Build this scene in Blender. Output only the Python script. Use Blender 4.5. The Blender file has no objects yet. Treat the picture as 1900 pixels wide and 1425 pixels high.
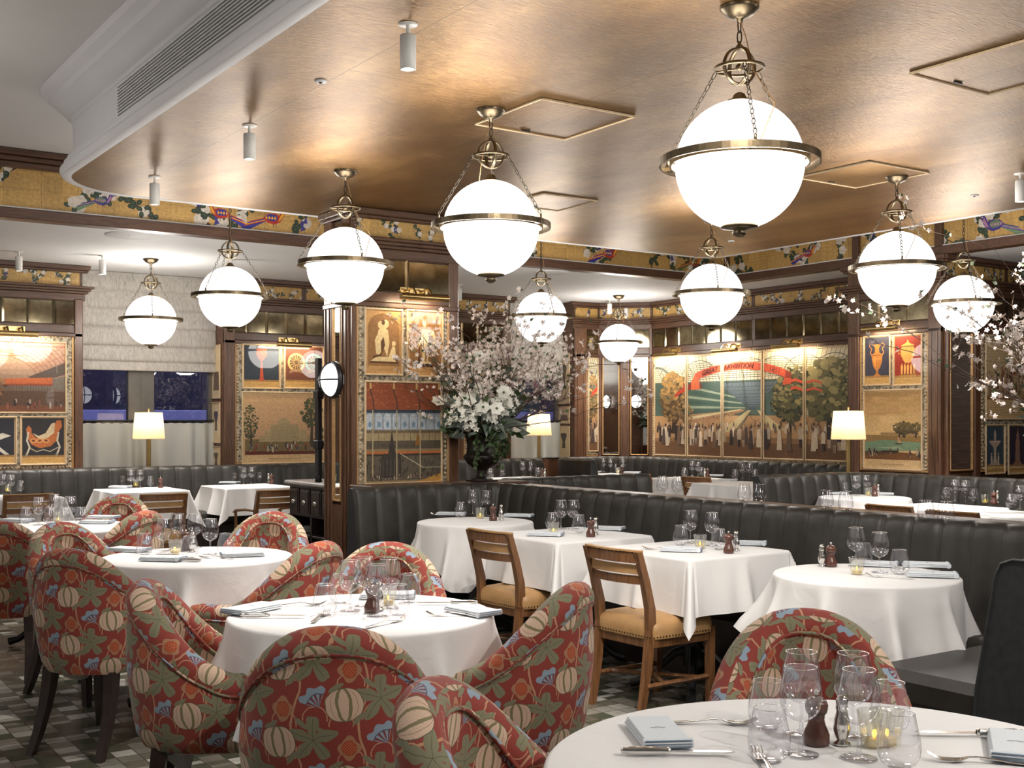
import bpy, math, random
from mathutils import Vector, Matrix
PI=math.pi
sc=bpy.context.scene
COL=sc.collection
# ---------------------------------------------------------------- camera geometry (room axes: X=u, Y=v)
H=1.43; F=2170.0; HY=780.0; CX=950.0
CA=0.824; SA=0.5666
_n=math.hypot(CA,SA); CA/=_n; SA/=_n
def c2r(X,z): return (X*CA+z*SA, -X*SA+z*CA)
def r2c(u,v): return (u*CA-v*SA, u*SA+v*CA)
def pt(px,py,Z=0.75):
    z=F*(Z-H)/(HY-py); X=(px-CX)/F*z
    return c2r(X,z)
def pz(px,z): return c2r((px-CX)/F*z,z)
def zV(px,V):
    t=(px-CX)/F; return V/(CA-t*SA)
def uV(px,V):                       # u where the ray of column px meets the plane v=V
    t=(px-CX)/F; z=zV(px,V); return z*(t*CA+SA)
def zU(px,U):
    t=(px-CX)/F; return U/(SA+t*CA)
def vU(px,U):
    t=(px-CX)/F; z=zU(px,U); return z*(CA-t*SA)
def hgt(py,z): return H+(HY-py)/F*z
def s2l(c): return tuple(((x/255.0)/12.92 if x/255.0<=0.04045 else (((x/255.0)+0.055)/1.055)**2.4) for x in c)
# ---------------------------------------------------------------- mesh builder
class MB:
    def __init__(s): s.v=[];s.f=[];s.u=[];s.mi=[];s.sm=[];s.c=None
    def add(s,vs,fs,mi=0,sm=False,uv=None,M=None):
        o=len(s.v)
        if M is not None: vs=[M@Vector(p) for p in vs]
        s.v.extend([tuple(p) for p in vs])
        s.u.extend(uv if uv else [(p[0]+p[1],p[2]) for p in vs])
        for f in fs:
            s.f.append([i+o for i in f]); s.mi.append(mi); s.sm.append(sm)
        return s
    def box(s,x0,x1,y0,y1,z0,z1,b=0.0,mi=0,M=None):
        if x0>x1:x0,x1=x1,x0
        if y0>y1:y0,y1=y1,y0
        if z0>z1:z0,z1=z1,z0
        b=min(b,(x1-x0)*.49,(y1-y0)*.49,(z1-z0)*.49)
        if b<=0:
            vs=[(x,y,z) for x in(x0,x1) for y in(y0,y1) for z in(z0,z1)]
            return s.add(vs,[(0,1,3,2),(4,6,7,5),(0,4,5,1),(2,3,7,6),(0,2,6,4),(1,5,7,3)],mi,False,None,M)
        vs=[];idx={}
        for i in(0,1):
            for j in(0,1):
                for k in(0,1):
                    X=(x0,x1)[i];Y=(y0,y1)[j];Z=(z0,z1)[k]
                    sx=(b,-b)[i];sy=(b,-b)[j];sz=(b,-b)[k]
                    idx[i,j,k,0]=len(vs);vs.append((X,Y+sy,Z+sz))
                    idx[i,j,k,1]=len(vs);vs.append((X+sx,Y,Z+sz))
                    idx[i,j,k,2]=len(vs);vs.append((X+sx,Y+sy,Z))
        fs=[]
        for a in(0,1): fs.append([idx[a,0,0,0],idx[a,0,1,0],idx[a,1,1,0],idx[a,1,0,0]])
        for a in(0,1): fs.append([idx[0,a,0,1],idx[0,a,1,1],idx[1,a,1,1],idx[1,a,0,1]])
        for a in(0,1): fs.append([idx[0,0,a,2],idx[0,1,a,2],idx[1,1,a,2],idx[1,0,a,2]])
        for a in(0,1):
            for c in(0,1):
                fs.append([idx[a,c,0,0],idx[a,c,1,0],idx[a,c,1,1],idx[a,c,0,1]])
                fs.append([idx[a,0,c,0],idx[a,1,c,0],idx[a,1,c,2],idx[a,0,c,2]])
                fs.append([idx[0,a,c,1],idx[1,a,c,1],idx[1,a,c,2],idx[0,a,c,2]])
                for d in(0,1): fs.append([idx[a,c,d,0],idx[a,c,d,1],idx[a,c,d,2]])
        return s.add(vs,fs,mi,False,None,M)
    def grid(s,P,mi=0,sm=True,uv=None,M=None,cu=False,cv=False):
        n=len(P);m=len(P[0]);vs=[p for r in P for p in r]
        U=[q for r in uv for q in r] if uv else None
        fs=[]
        for i in range(n if cu else n-1):
            for j in range(m if cv else m-1):
                a=i*m+j;b=i*m+(j+1)%m;c=((i+1)%n)*m+(j+1)%m;d=((i+1)%n)*m+j
                fs.append((a,b,c,d))
        return s.add(vs,fs,mi,sm,U,M)
    def lathe(s,prof,n=24,mi=0,M=None,sm=True,cap=True):
        P=[];uv=[]
        for i in range(n):
            a=2*PI*i/n
            P.append([(r*math.cos(a),r*math.sin(a),z) for r,z in prof]); uv.append([(a*.05,z) for r,z in prof])
        s.grid(P,mi,sm,uv,M,cu=True)
        return s
    def tube(s,path,rad,n=8,mi=0,M=None,closed=False,sm=True,cap=True,flat=1.0):
        path=[Vector(p) for p in path];N=len(path)
        R=rad if isinstance(rad,(list,tuple)) else [rad]*N
        P=[];uv=[];L=0;up=None
        for i in range(N):
            if closed: t=path[(i+1)%N]-path[i-1]
            else: t=path[min(i+1,N-1)]-path[max(i-1,0)]
            if t.length<1e-9:t=Vector((0,0,1))
            t.normalize()
            if up is None:
                up=Vector((0,0,1)) if abs(t.z)<.9 else Vector((1,0,0))
            a=t.cross(up)
            if a.length<1e-6:a=t.orthogonal()
            a.normalize();b=a.cross(t).normalized();up=b
            if i: L+=(path[i]-path[i-1]).length
            row=[];ru=[]
            for k in range(n+1):
                w=2*PI*k/n
                row.append(path[i]+a*math.cos(w)*R[i]+b*math.sin(w)*R[i]*flat);ru.append((L,w*R[i]))
            P.append(row);uv.append(ru)
        if closed:
            P.append(P[0]);uv.append([(L+(path[0]-path[-1]).length,q[1]) for q in uv[0]])
        s.grid(P,mi,sm,uv,M)
        if cap and not closed:
            for r in(P[0],P[-1]): s.add(r[:-1],[list(range(n))],mi,False,[(0,0)]*n,M)
        return s
    def torus(s,R,r,N=24,n=6,mi=0,M=None,zs=1.0,rs=1.0,hx=1.0):
        P=[]
        for i in range(N):
            a=2*PI*i/N
            P.append([((R+r*rs*math.cos(b))*math.cos(a)*hx,(R+r*rs*math.cos(b))*math.sin(a),r*zs*math.sin(b)) for b in[2*PI*k/n for k in range(n)]])
        return s.grid(P,mi,True,None,M,cu=True,cv=True)
    def sphere(s,r,n=24,m=14,mi=0,M=None,sx=1,sy=1,sz=1):
        P=[]
        for i in range(m+1):
            t=PI*i/m
            P.append([(r*sx*math.sin(t)*math.cos(a),r*sy*math.sin(t)*math.sin(a),r*sz*math.cos(t)) for a in[2*PI*k/n for k in range(n)]])
        return s.grid(P,mi,True,None,M,cv=True)
    def extr(s,pts,z0,z1,mi=0,M=None,sm=False):      # polygon (x,y) extruded in z
        n=len(pts)
        s.add([(x,y,z0) for x,y in pts]+[(x,y,z1) for x,y in pts],[list(range(n))[::-1],[i+n for i in range(n)]]+[[i,(i+1)%n,(i+1)%n+n,i+n] for i in range(n)],mi,sm,None,M)
        return s
    def build(s,name,mats,parent=None,M=None):
        me=bpy.data.meshes.new(name);me.from_pydata(s.v,[],s.f)
        if not isinstance(mats,(list,tuple)):mats=[mats]
        for m in mats:me.materials.append(m)
        me.polygons.foreach_set('material_index',s.mi)
        me.polygons.foreach_set('use_smooth',s.sm)
        ul=me.uv_layers.new(name='UVMap')
        li=[0]*len(me.loops);me.loops.foreach_get('vertex_index',li)
        fl=[]
        for i in li:fl.extend(s.u[i])
        ul.data.foreach_set('uv',fl)
        if s.c is not None:
            ca=me.color_attributes.new('Col','FLOAT_COLOR','CORNER');fl=[]
            for p,c in zip(me.polygons,s.c):
                fl.extend((c[0],c[1],c[2],1.0)*p.loop_total)
            ca.data.foreach_set('color',fl)
        me.validate();me.update()
        o=bpy.data.objects.new(name,me);COL.objects.link(o)
        if parent is not None:o.parent=parent
        if M is not None:o.matrix_world=M if parent is None else o.matrix_world
        return o
def T(x,y,z):return Matrix.Translation((x,y,z))
def RX(a):return Matrix.Rotation(a,4,'X')
def RY(a):return Matrix.Rotation(a,4,'Y')
def RZ(a):return Matrix.Rotation(a,4,'Z')
def SC(x,y,z):return Matrix.Diagonal((x,y,z,1))
def tag(o,label,cat,group=None,kind=None):
    o['label']=label;o['category']=cat
    if group:o['group']=group
    if kind:o['kind']=kind
    return o
def thing(name,label,cat,loc=(0,0,0),rz=0,group=None,M=None):
    o=bpy.data.objects.new(name,None);COL.objects.link(o);o.empty_display_size=.1
    if M is not None:o.matrix_world=M
    else:o.location=loc;o.rotation_euler=(0,0,rz)
    return tag(o,label,cat,group)
def struct(mb,name,mat,M=None):
    o=mb.build(name,mat,None,M);o['kind']='structure';return o
_tn=[0]
def trim(mb,mat,M=None):
    _tn[0]+=1;return struct(mb,'trim_%d'%_tn[0],mat,M)
def kids(o):return [c for c in bpy.data.objects if c.parent==o]
KID={}
def dup(root,loc,rz=0,label=None,group=None,M=None):
    if root.name not in KID:
        KID[root.name]=[(c,kids(c)) for c in kids(root)]
    r=root.copy();COL.objects.link(r)
    if M is not None:r.matrix_world=M
    else:r.location=loc;r.rotation_euler=(0,0,rz)
    if label:r['label']=label
    if group:r['group']=group
    for c,gs in KID[root.name]:
        k=c.copy();COL.objects.link(k);k.parent=r
        for g in gs:
            q=g.copy();COL.objects.link(q);q.parent=k
    return r
class Proto:                                      # first use places the prototype itself, later uses copy it
    def __init__(s,root):s.r=root;s.used=False;KID[root.name]=[(c,kids(c)) for c in kids(root)];s.src=root
    def put(s,loc,rz=0,label=None,group=None):
        if not s.used:
            s.used=True;r=s.r;r.location=loc;r.rotation_euler=(0,0,rz);r['label']=label
            if group:r['group']=group
            return r
        r=dup(s.r,loc,rz,label,group)
        if not group and 'group' in r.keys():del r['group']
        return r
# frame for things on walls: x right, y up, z out of the wall
def FR(origin,right):
    r=Vector(right).normalized();u=Vector((0,0,1));n=r.cross(u)
    return Matrix(((r.x,u.x,n.x,origin[0]),(r.y,u.y,n.y,origin[1]),(r.z,u.z,n.z,origin[2]),(0,0,0,1)))
def FV(V,u0=0):return FR((u0,V,0),(1,0,0))        # wall facing -v ; x = u-u0
def FU(U,v0=0):return FR((U,v0,0),(0,-1,0))       # wall facing -u ; x = v0-v
# ---------------------------------------------------------------- materials
def newmat(name):
    m=bpy.data.materials.new(name);m.use_nodes=True;nt=m.node_tree
    for n in list(nt.nodes):nt.nodes.remove(n)
    out=nt.nodes.new('ShaderNodeOutputMaterial');return m,nt,out
class E:
    def __init__(s,nt,k):s.nt=nt;s.k=k
    def b(s,o,op,rev=False,third=None):
        n=s.nt.nodes.new('ShaderNodeMath');n.operation=op
        a,c=(o,s) if rev else (s,o)
        for i,x in enumerate((a,c)):
            if x is None:continue
            if isinstance(x,E):s.nt.links.new(x.k,n.inputs[i])
            else:n.inputs[i].default_value=x
        return E(s.nt,n.outputs[0])
    def __add__(s,o):return s.b(o,'ADD')
    def __radd__(s,o):return s.b(o,'ADD')
    def __sub__(s,o):return s.b(o,'SUBTRACT')
    def __rsub__(s,o):return s.b(o,'SUBTRACT',True)
    def __mul__(s,o):return s.b(o,'MULTIPLY')
    def __rmul__(s,o):return s.b(o,'MULTIPLY')
    def __truediv__(s,o):return s.b(o,'DIVIDE')
    def __rtruediv__(s,o):return s.b(o,'DIVIDE',True)
    def floor(s):return s.b(None,'FLOOR')
    def fract(s):return s.b(None,'FRACT')
    def abs(s):return s.b(None,'ABSOLUTE')
    def sin(s):return s.b(None,'SINE')
    def cos(s):return s.b(None,'COSINE')
    def sqrt(s):return s.b(None,'SQRT')
    def pow(s,o):return s.b(o,'POWER')
    def lt(s,o):return s.b(o,'LESS_THAN')
    def gt(s,o):return s.b(o,'GREATER_THAN')
    def min(s,o):return s.b(o,'MINIMUM')
    def max(s,o):return s.b(o,'MAXIMUM')
    def atan2(s,o):return s.b(o,'ARCTAN2')
def mixc(nt,fac,a,b,mode='MIX'):
    n=nt.nodes.new('ShaderNodeMix');n.data_type='RGBA';n.blend_type=mode
    ins=[i for i in n.inputs if i.enabled]
    def st(i,x):
        if isinstance(x,E):nt.links.new(x.k,i)
        elif isinstance(x,bpy.types.NodeSocket):nt.links.new(x,i)
        elif isinstance(x,(int,float)):i.default_value=x
        else:i.default_value=(x[0],x[1],x[2],1)
    st(n.inputs[0],fac);st(n.inputs[6],a);st(n.inputs[7],b)
    return n.outputs[2]
def tc(nt,kind='Object'):
    return nt.nodes.new('ShaderNodeTexCoord').outputs[kind]
def mapping(nt,src,scale=(1,1,1),rot=(0,0,0)):
    m=nt.nodes.new('ShaderNodeMapping');m.inputs['Scale'].default_value=scale;m.inputs['Rotation'].default_value=rot
    nt.links.new(src,m.inputs[0]);return m.outputs[0]
def noise(nt,vec,scale,detail=3,rough=.5,dist=0):
    n=nt.nodes.new('ShaderNodeTexNoise');n.inputs['Scale'].default_value=scale;n.inputs['Detail'].default_value=detail
    n.inputs['Roughness'].default_value=rough;n.inputs['Distortion'].default_value=dist
    if vec is not None:nt.links.new(vec,n.inputs['Vector'])
    return n.outputs[0]
def ramp(nt,fac,stops):
    r=nt.nodes.new('ShaderNodeValToRGB');e=r.color_ramp.elements
    while len(e)<len(stops):e.new(.5)
    for i,(p,c) in enumerate(stops):e[i].position=p;e[i].color=(c[0],c[1],c[2],1)
    nt.links.new(fac.k if isinstance(fac,E) else fac,r.inputs[0]);return r.outputs[0]
def bump(nt,h,strength=.3,dist=.01):
    b=nt.nodes.new('ShaderNodeBump');b.inputs['Strength'].default_value=strength;b.inputs['Distance'].default_value=dist
    nt.links.new(h.k if isinstance(h,E) else h,b.inputs['Height']);return b.outputs[0]
def prin(nt,out,col,rough=.5,metal=0,normal=None,coat=0,coatr=.03,spec=.5,sheen=0,**kw):
    p=nt.nodes.new('ShaderNodeBsdfPrincipled')
    if isinstance(col,bpy.types.NodeSocket):nt.links.new(col,p.inputs['Base Color'])
    else:p.inputs['Base Color'].default_value=(col[0],col[1],col[2],1)
    if isinstance(rough,bpy.types.NodeSocket):nt.links.new(rough,p.inputs['Roughness'])
    elif isinstance(rough,E):nt.links.new(rough.k,p.inputs['Roughness'])
    else:p.inputs['Roughness'].default_value=rough
    p.inputs['Metallic'].default_value=metal
    p.inputs['Coat Weight'].default_value=coat;p.inputs['Coat Roughness'].default_value=coatr
    p.inputs['Specular IOR Level'].default_value=spec
    p.inputs['Sheen Weight'].default_value=sheen
    if normal is not None:nt.links.new(normal,p.inputs['Normal'])
    for k,v in kw.items():p.inputs[k.replace('_',' ')].default_value=v
    if out is not None:nt.links.new(p.outputs[0],out.inputs[0])
    return p
def simple(name,col,rough=.5,metal=0,nscale=0,namt=.25,bumpd=0,coat=0,spec=.5,sheen=0,stretch=(1,1,1),coatr=.03):
    m,nt,out=newmat(name);c=col;nrm=None
    if nscale:
        v=mapping(nt,tc(nt),stretch);f=noise(nt,v,nscale,4,.6)
        c=ramp(nt,f,[(.25,tuple(x*(1-namt) for x in col)),(.75,tuple(min(1,x*(1+namt)) for x in col))])
        if bumpd:nrm=bump(nt,f,.5,bumpd)
    prin(nt,out,c,rough,metal,nrm,coat,coatr,spec,sheen);return m
def woodmat(name,dark,light,rough=.35,scale=14,coat=.2,st=(6,6,.6)):
    m,nt,out=newmat(name);o=tc(nt,'UV')
    v=mapping(nt,tc(nt),st);f=noise(nt,v,scale*.5,5,.65,1.2)
    c=ramp(nt,f,[(.3,dark),(.7,light)])
    prin(nt,out,c,rough,0,bump(nt,f,.25,.003),coat,.15);return m
M={}
M['wood']=woodmat('dark oak panelling',(.050,.022,.011),(.165,.078,.042),.42,st=(6,.6,6))
M['woodh']=woodmat('oak horizontal',(.042,.019,.010),(.12,.057,.032),.42,st=(.6,6,6))
M['oak']=woodmat('golden oak chair',(.105,.043,.016),(.26,.120,.048),.38)
M['mahog']=woodmat('dark mahogany leg',(.012,.006,.005),(.035,.017,.013),.35)
M['black']=simple('black painted iron',(.012,.012,.014),.42,0,20,.3)
M['white']=simple('white ceiling plaster',(.72,.715,.71),.7,0,3,.02)
M['grey']=simple('pale ceiling plaster',(.60,.585,.575),.8,0,2,.03)
M['mould']=simple('white painted moulding',(.70,.70,.72),.5,0,4,.03)
def clothmat():
    m,nt,out=newmat('white linen tablecloth');o=tc(nt)
    f=noise(nt,o,5,3,.55,.8);g=noise(nt,o,260,2)
    h=E(nt,f)*1.0+E(nt,g)*.04
    prin(nt,out,(.80,.79,.785),.85,0,bump(nt,h,.6,.012),0,spec=.3);return m
M['cloth']=clothmat()
M['leather']=simple('dark grey green leather',(.030,.028,.025),.42,0,7,.35,.0012,spec=.35)
M['leatherb']=simple('dark blue black leather side',(.026,.030,.034),.5,0,30,.3,.001)
M['tan']=simple('tan leather seat',(.46,.265,.11),.45,0,9,.18,.0008)
M['brass']=simple('aged brass',(.155,.12,.075),.36,1,25,.25)
M['chain']=simple('dark brass chain',(.05,.039,.026),.55,.6)
M['strip']=emis('picture lamp tube light',(1,.85,.6),7) if 0 else None
M['brassb']=simple('bright brass',(.52,.38,.17),.28,1,25,.15)
M['nail']=simple('dark nail head',(.10,.06,.03),.35,1)
M['silver']=simple('polished silver',(.72,.71,.69),.16,1,12,.08)
M['gilt']=simple('gilt wood frame',(.50,.29,.12),.42,.35,60,.25)
M['giltp']=simple('pale gilt frame',(.66,.50,.31),.5,.1,60,.2)
M['mirror']=simple('mirror glass',(.82,.83,.80),.015,1)
M['pepper']=simple('dark walnut mill',(.085,.030,.020),.28,0,40,.4,coat=.5)
M['shade']=None
M['stone']=simple('grey stone top',(.40,.38,.37),.35,0,8,.25)
M['cab']=simple('near black stained wood',(.022,.014,.012),.4,0,14,.5,.002)
M['iron']=simple('black grille metal',(.02,.02,.022),.5,.3)
M['urn']=simple('dark bronze urn',(.022,.018,.015),.4,.5,18,.4,.002)
M['bark']=simple('twig bark',(.12,.075,.055),.8,0,40,.4)
M['leaf']=simple('green leaf',(.055,.095,.035),.5,0,12,.5)
M['leafg']=simple('grey green leaf',(.17,.21,.17),.6,0,12,.35)
M['petal']=simple('white pink petal',(.80,.70,.64),.6,0,30,.12)
M['petalw']=simple('cream petal',(.88,.87,.78),.6,0,20,.1)
M['blind']=None
M['bronze']=simple('bronze window frame',(.14,.13,.115),.4,.4,5,.15)
M['nap']=simple('white grey napkin',(.66,.70,.74),.85,0,200,.05,.0004)
M['napb']=simple('blue napkin band',(.13,.19,.26),.85,0,200,.15)
M['card']=simple('white spot lamp body',(.72,.70,.66),.4)
M['wax']=simple('wax',(.8,.6,.2),.5)
def emis(name,col,st):
    m,nt,out=newmat(name);e=nt.nodes.new('ShaderNodeEmission');e.inputs[0].default_value=(*col,1);e.inputs[1].default_value=st
    nt.links.new(e.outputs[0],out.inputs[0]);return m
M['globe']=emis('glowing opal glass',(1,.975,.94),1.5)
M['bulbs']=emis('shaded bulb',(1,.85,.6),5)
M['bulb']=emis('lamp lens',(1,.93,.82),22)
M['strip']=emis('picture lamp tube light',(1,.85,.6),6)
M['flame']=emis('candle flame',(1,.62,.06),4)
def thinglass(name,tint=(1,1,1),base=.05,edge=.75,rough=.01):
    m,nt,out=newmat(name)
    lw=nt.nodes.new('ShaderNodeLayerWeight');lw.inputs[0].default_value=.35
    f=E(nt,lw.outputs['Facing']);fac=(f.pow(3.0)*edge+base).min(1.0)
    t=nt.nodes.new('ShaderNodeBsdfTransparent')
    tcx=mixc(nt,(f.pow(3.0)*.75).min(1.0),tint,tuple(.36*x for x in tint));nt.links.new(tcx,t.inputs[0])
    g=nt.nodes.new('ShaderNodeBsdfGlossy');g.inputs['Roughness'].default_value=rough;g.inputs[0].default_value=(.95,.96,1,1)
    mx=nt.nodes.new('ShaderNodeMixShader');nt.links.new(fac.k,mx.inputs[0]);nt.links.new(t.outputs[0],mx.inputs[1]);nt.links.new(g.outputs[0],mx.inputs[2])
    nt.links.new(mx.outputs[0],out.inputs[0]);return m
M['glass']=thinglass('clear drinking glass',(.975,.975,.985),.12,.80)
M['votive']=thinglass('ribbed votive glass',(.97,.965,.92),.14,.7,.12)
M['pane']=thinglass('window pane',(.92,.94,1),.06,.5)
# lampshade: translucent pleated silk
def shademat():
    m,nt,out=newmat('cream silk shade')
    d=nt.nodes.new('ShaderNodeBsdfDiffuse');d.inputs[0].default_value=(.75,.62,.42,1)
    t=nt.nodes.new('ShaderNodeBsdfTranslucent');t.inputs[0].default_value=(.95,.82,.58,1)
    mx=nt.nodes.new('ShaderNodeMixShader');mx.inputs[0].default_value=.6
    nt.links.new(d.outputs[0],mx.inputs[1]);nt.links.new(t.outputs[0],mx.inputs[2]);nt.links.new(mx.outputs[0],out.inputs[0]);return m
M['shade']=shademat()
def curtainmat(name,col,tr,wave=None):
    m,nt,out=newmat(name)
    c=col
    if wave:
        v=mapping(nt,tc(nt),wave);f=noise(nt,v,9,3,.6,1.5)
        c=ramp(nt,f,[(.38,tuple(x*.66 for x in col)),(.58,col)])
    p=prin(nt,None,c,.85,0,bump(nt,noise(nt,mapping(nt,tc(nt),(60,8,60)),6,2),.3,.003))
    t=nt.nodes.new('ShaderNodeBsdfTranslucent');t.inputs[0].default_value=(*[min(1,x*1.05) for x in col],1)
    mx=nt.nodes.new('ShaderNodeMixShader');mx.inputs[0].default_value=tr
    nt.links.new(p.outputs[0],mx.inputs[1]);nt.links.new(t.outputs[0],mx.inputs[2]);nt.links.new(mx.outputs[0],out.inputs[0]);return m
M['blind']=curtainmat('crinkled linen blind',(.60,.56,.50),.15,(6.5,.8,6.5))
M['sheer']=curtainmat('cream cafe curtain',(.66,.66,.60),.2)
# gold leaf ceiling
def goldceil():
    m,nt,out=newmat('burnished gold ceiling')
    o=tc(nt);v=mapping(nt,o,(1,1,1),(0,0,-.6))
    n1=noise(nt,mapping(nt,o,(2.0,1.0,1),(0,0,.62)),1.1,5,.6,.3)
    n2=noise(nt,mapping(nt,o,(2.0,9,1),(0,0,-.60)),9,5,.7,.3)
    f=E(nt,n1)*.55+E(nt,n2)*.45
    c=ramp(nt,f,[(.34,(.13,.066,.025)),(.5,(.235,.130,.050)),(.64,(.38,.23,.095))])
    sp=nt.nodes.new('ShaderNodeSeparateXYZ');nt.links.new(o,sp.inputs[0])
    x=E(nt,sp.outputs[0]);y=E(nt,sp.outputs[1])
    sx=((x/1.22).fract()*1.22).lt(.006);row=(x/1.22).floor()
    sy=((y/2.44+row*.5).fract()*2.44).lt(.006)
    seam=sx.max(sy)
    c2=mixc(nt,seam*.6,c,(.05,.03,.015))
    r=E(nt,n2)*.20+.27
    prin(nt,out,c2,r,.85,bump(nt,n2,.8,.007));return m
M['gold']=goldceil()
# frieze gold ground etc use face colours
def artmat(name,coat,rough,metal=0,noi=.12):
    m,nt,out=newmat(name)
    a=nt.nodes.new('ShaderNodeAttribute');a.attribute_name='Col'
    f=noise(nt,tc(nt),38,4,.7);g=ramp(nt,f,[(.3,(1-noi*2,)*3),(.7,(1+noi,)*3)])
    c=mixc(nt,1.0,a.outputs[0],g,'MULTIPLY')
    prin(nt,out,c,rough,metal,None,coat,.012);return m
M['art']=artmat('glazed antique print',.55,.6)
M['frz']=artmat('painted gilt frieze',.1,.5,0,.16)
# aged mirror
def aged():
    m,nt,out=newmat('antiqued mirror');f=noise(nt,tc(nt),5,5,.7)
    c=ramp(nt,f,[(.3,(.16,.13,.08)),(.7,(.46,.40,.26))]);prin(nt,out,c,.09,1);return m
M['aged']=aged()
def mount():
    m,nt,out=newmat('marbled mount border');o=tc(nt)
    v=nt.nodes.new('ShaderNodeTexVoronoi');v.inputs['Scale'].default_value=26;nt.links.new(o,v.inputs['Vector'])
    f=noise(nt,o,30,4,.6,2.5)
    g=E(nt,v.outputs['Distance'])*.9+E(nt,f)*.6
    c=ramp(nt,g,[(.36,(.030,.022,.015)),(.50,(.12,.10,.065)),(.62,(.17,.17,.12)),(.70,(.26,.19,.12)),(.84,(.45,.40,.30))])
    prin(nt,out,c,.5,0,bump(nt,g,.5,.006),.3,.05);return m
M['mount']=mount()
# marble mosaic floor
def floormat():
    m,nt,out=newmat('marble mosaic floor');o=tc(nt)
    sp=nt.nodes.new('ShaderNodeSeparateXYZ');nt.links.new(o,sp.inputs[0])
    x=E(nt,sp.outputs[0]);y=E(nt,sp.outputs[1]);S=.095
    a=x/S;b=y/S
    r0=a.floor();c0=b.floor()
    def wn(p,q):
        n=nt.nodes.new('ShaderNodeTexWhiteNoise');cmb=nt.nodes.new('ShaderNodeCombineXYZ')
        nt.links.new(p.k,cmb.inputs[0]);nt.links.new(q.k,cmb.inputs[1]);nt.links.new(cmb.outputs[0],n.inputs['Vector']);return E(nt,n.outputs['Value'])
    split=wn(r0+91.3,c0+17.7).gt(.72)
    half=(b.fract()).gt(.5)
    q=c0+half*split*.5
    v=wn(r0,q)
    vein=noise(nt,mapping(nt,o,(1,3.5,1),(0,0,.5)),9,6,.7,1.5)
    col=ramp(nt,v,[(0,(.040,.048,.030)),(.25,(.080,.086,.058)),(.45,(.14,.125,.098)),(.65,(.19,.175,.15)),(.82,(.32,.305,.275)),(1,(.50,.49,.46))])
    col=mixc(nt,.55,col,ramp(nt,vein,[(.3,(.35,.4,.3)),(.55,(1,1,1)),(.75,(1.15,1.05,.95))]),'MULTIPLY')
    gx=((a.fract()-.5).abs()).gt(.478);gy=((b.fract()-.5).abs()).gt(.478)
    gs=(((b.fract()-.5).abs()).lt(.02))*split
    g=gx.max(gy).max(gs)
    col=mixc(nt,g,col,(.045,.042,.035))
    prin(nt,out,col,.26,0,bump(nt,1.0-g,.3,.002));return m
M['floor']=floormat()
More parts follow.
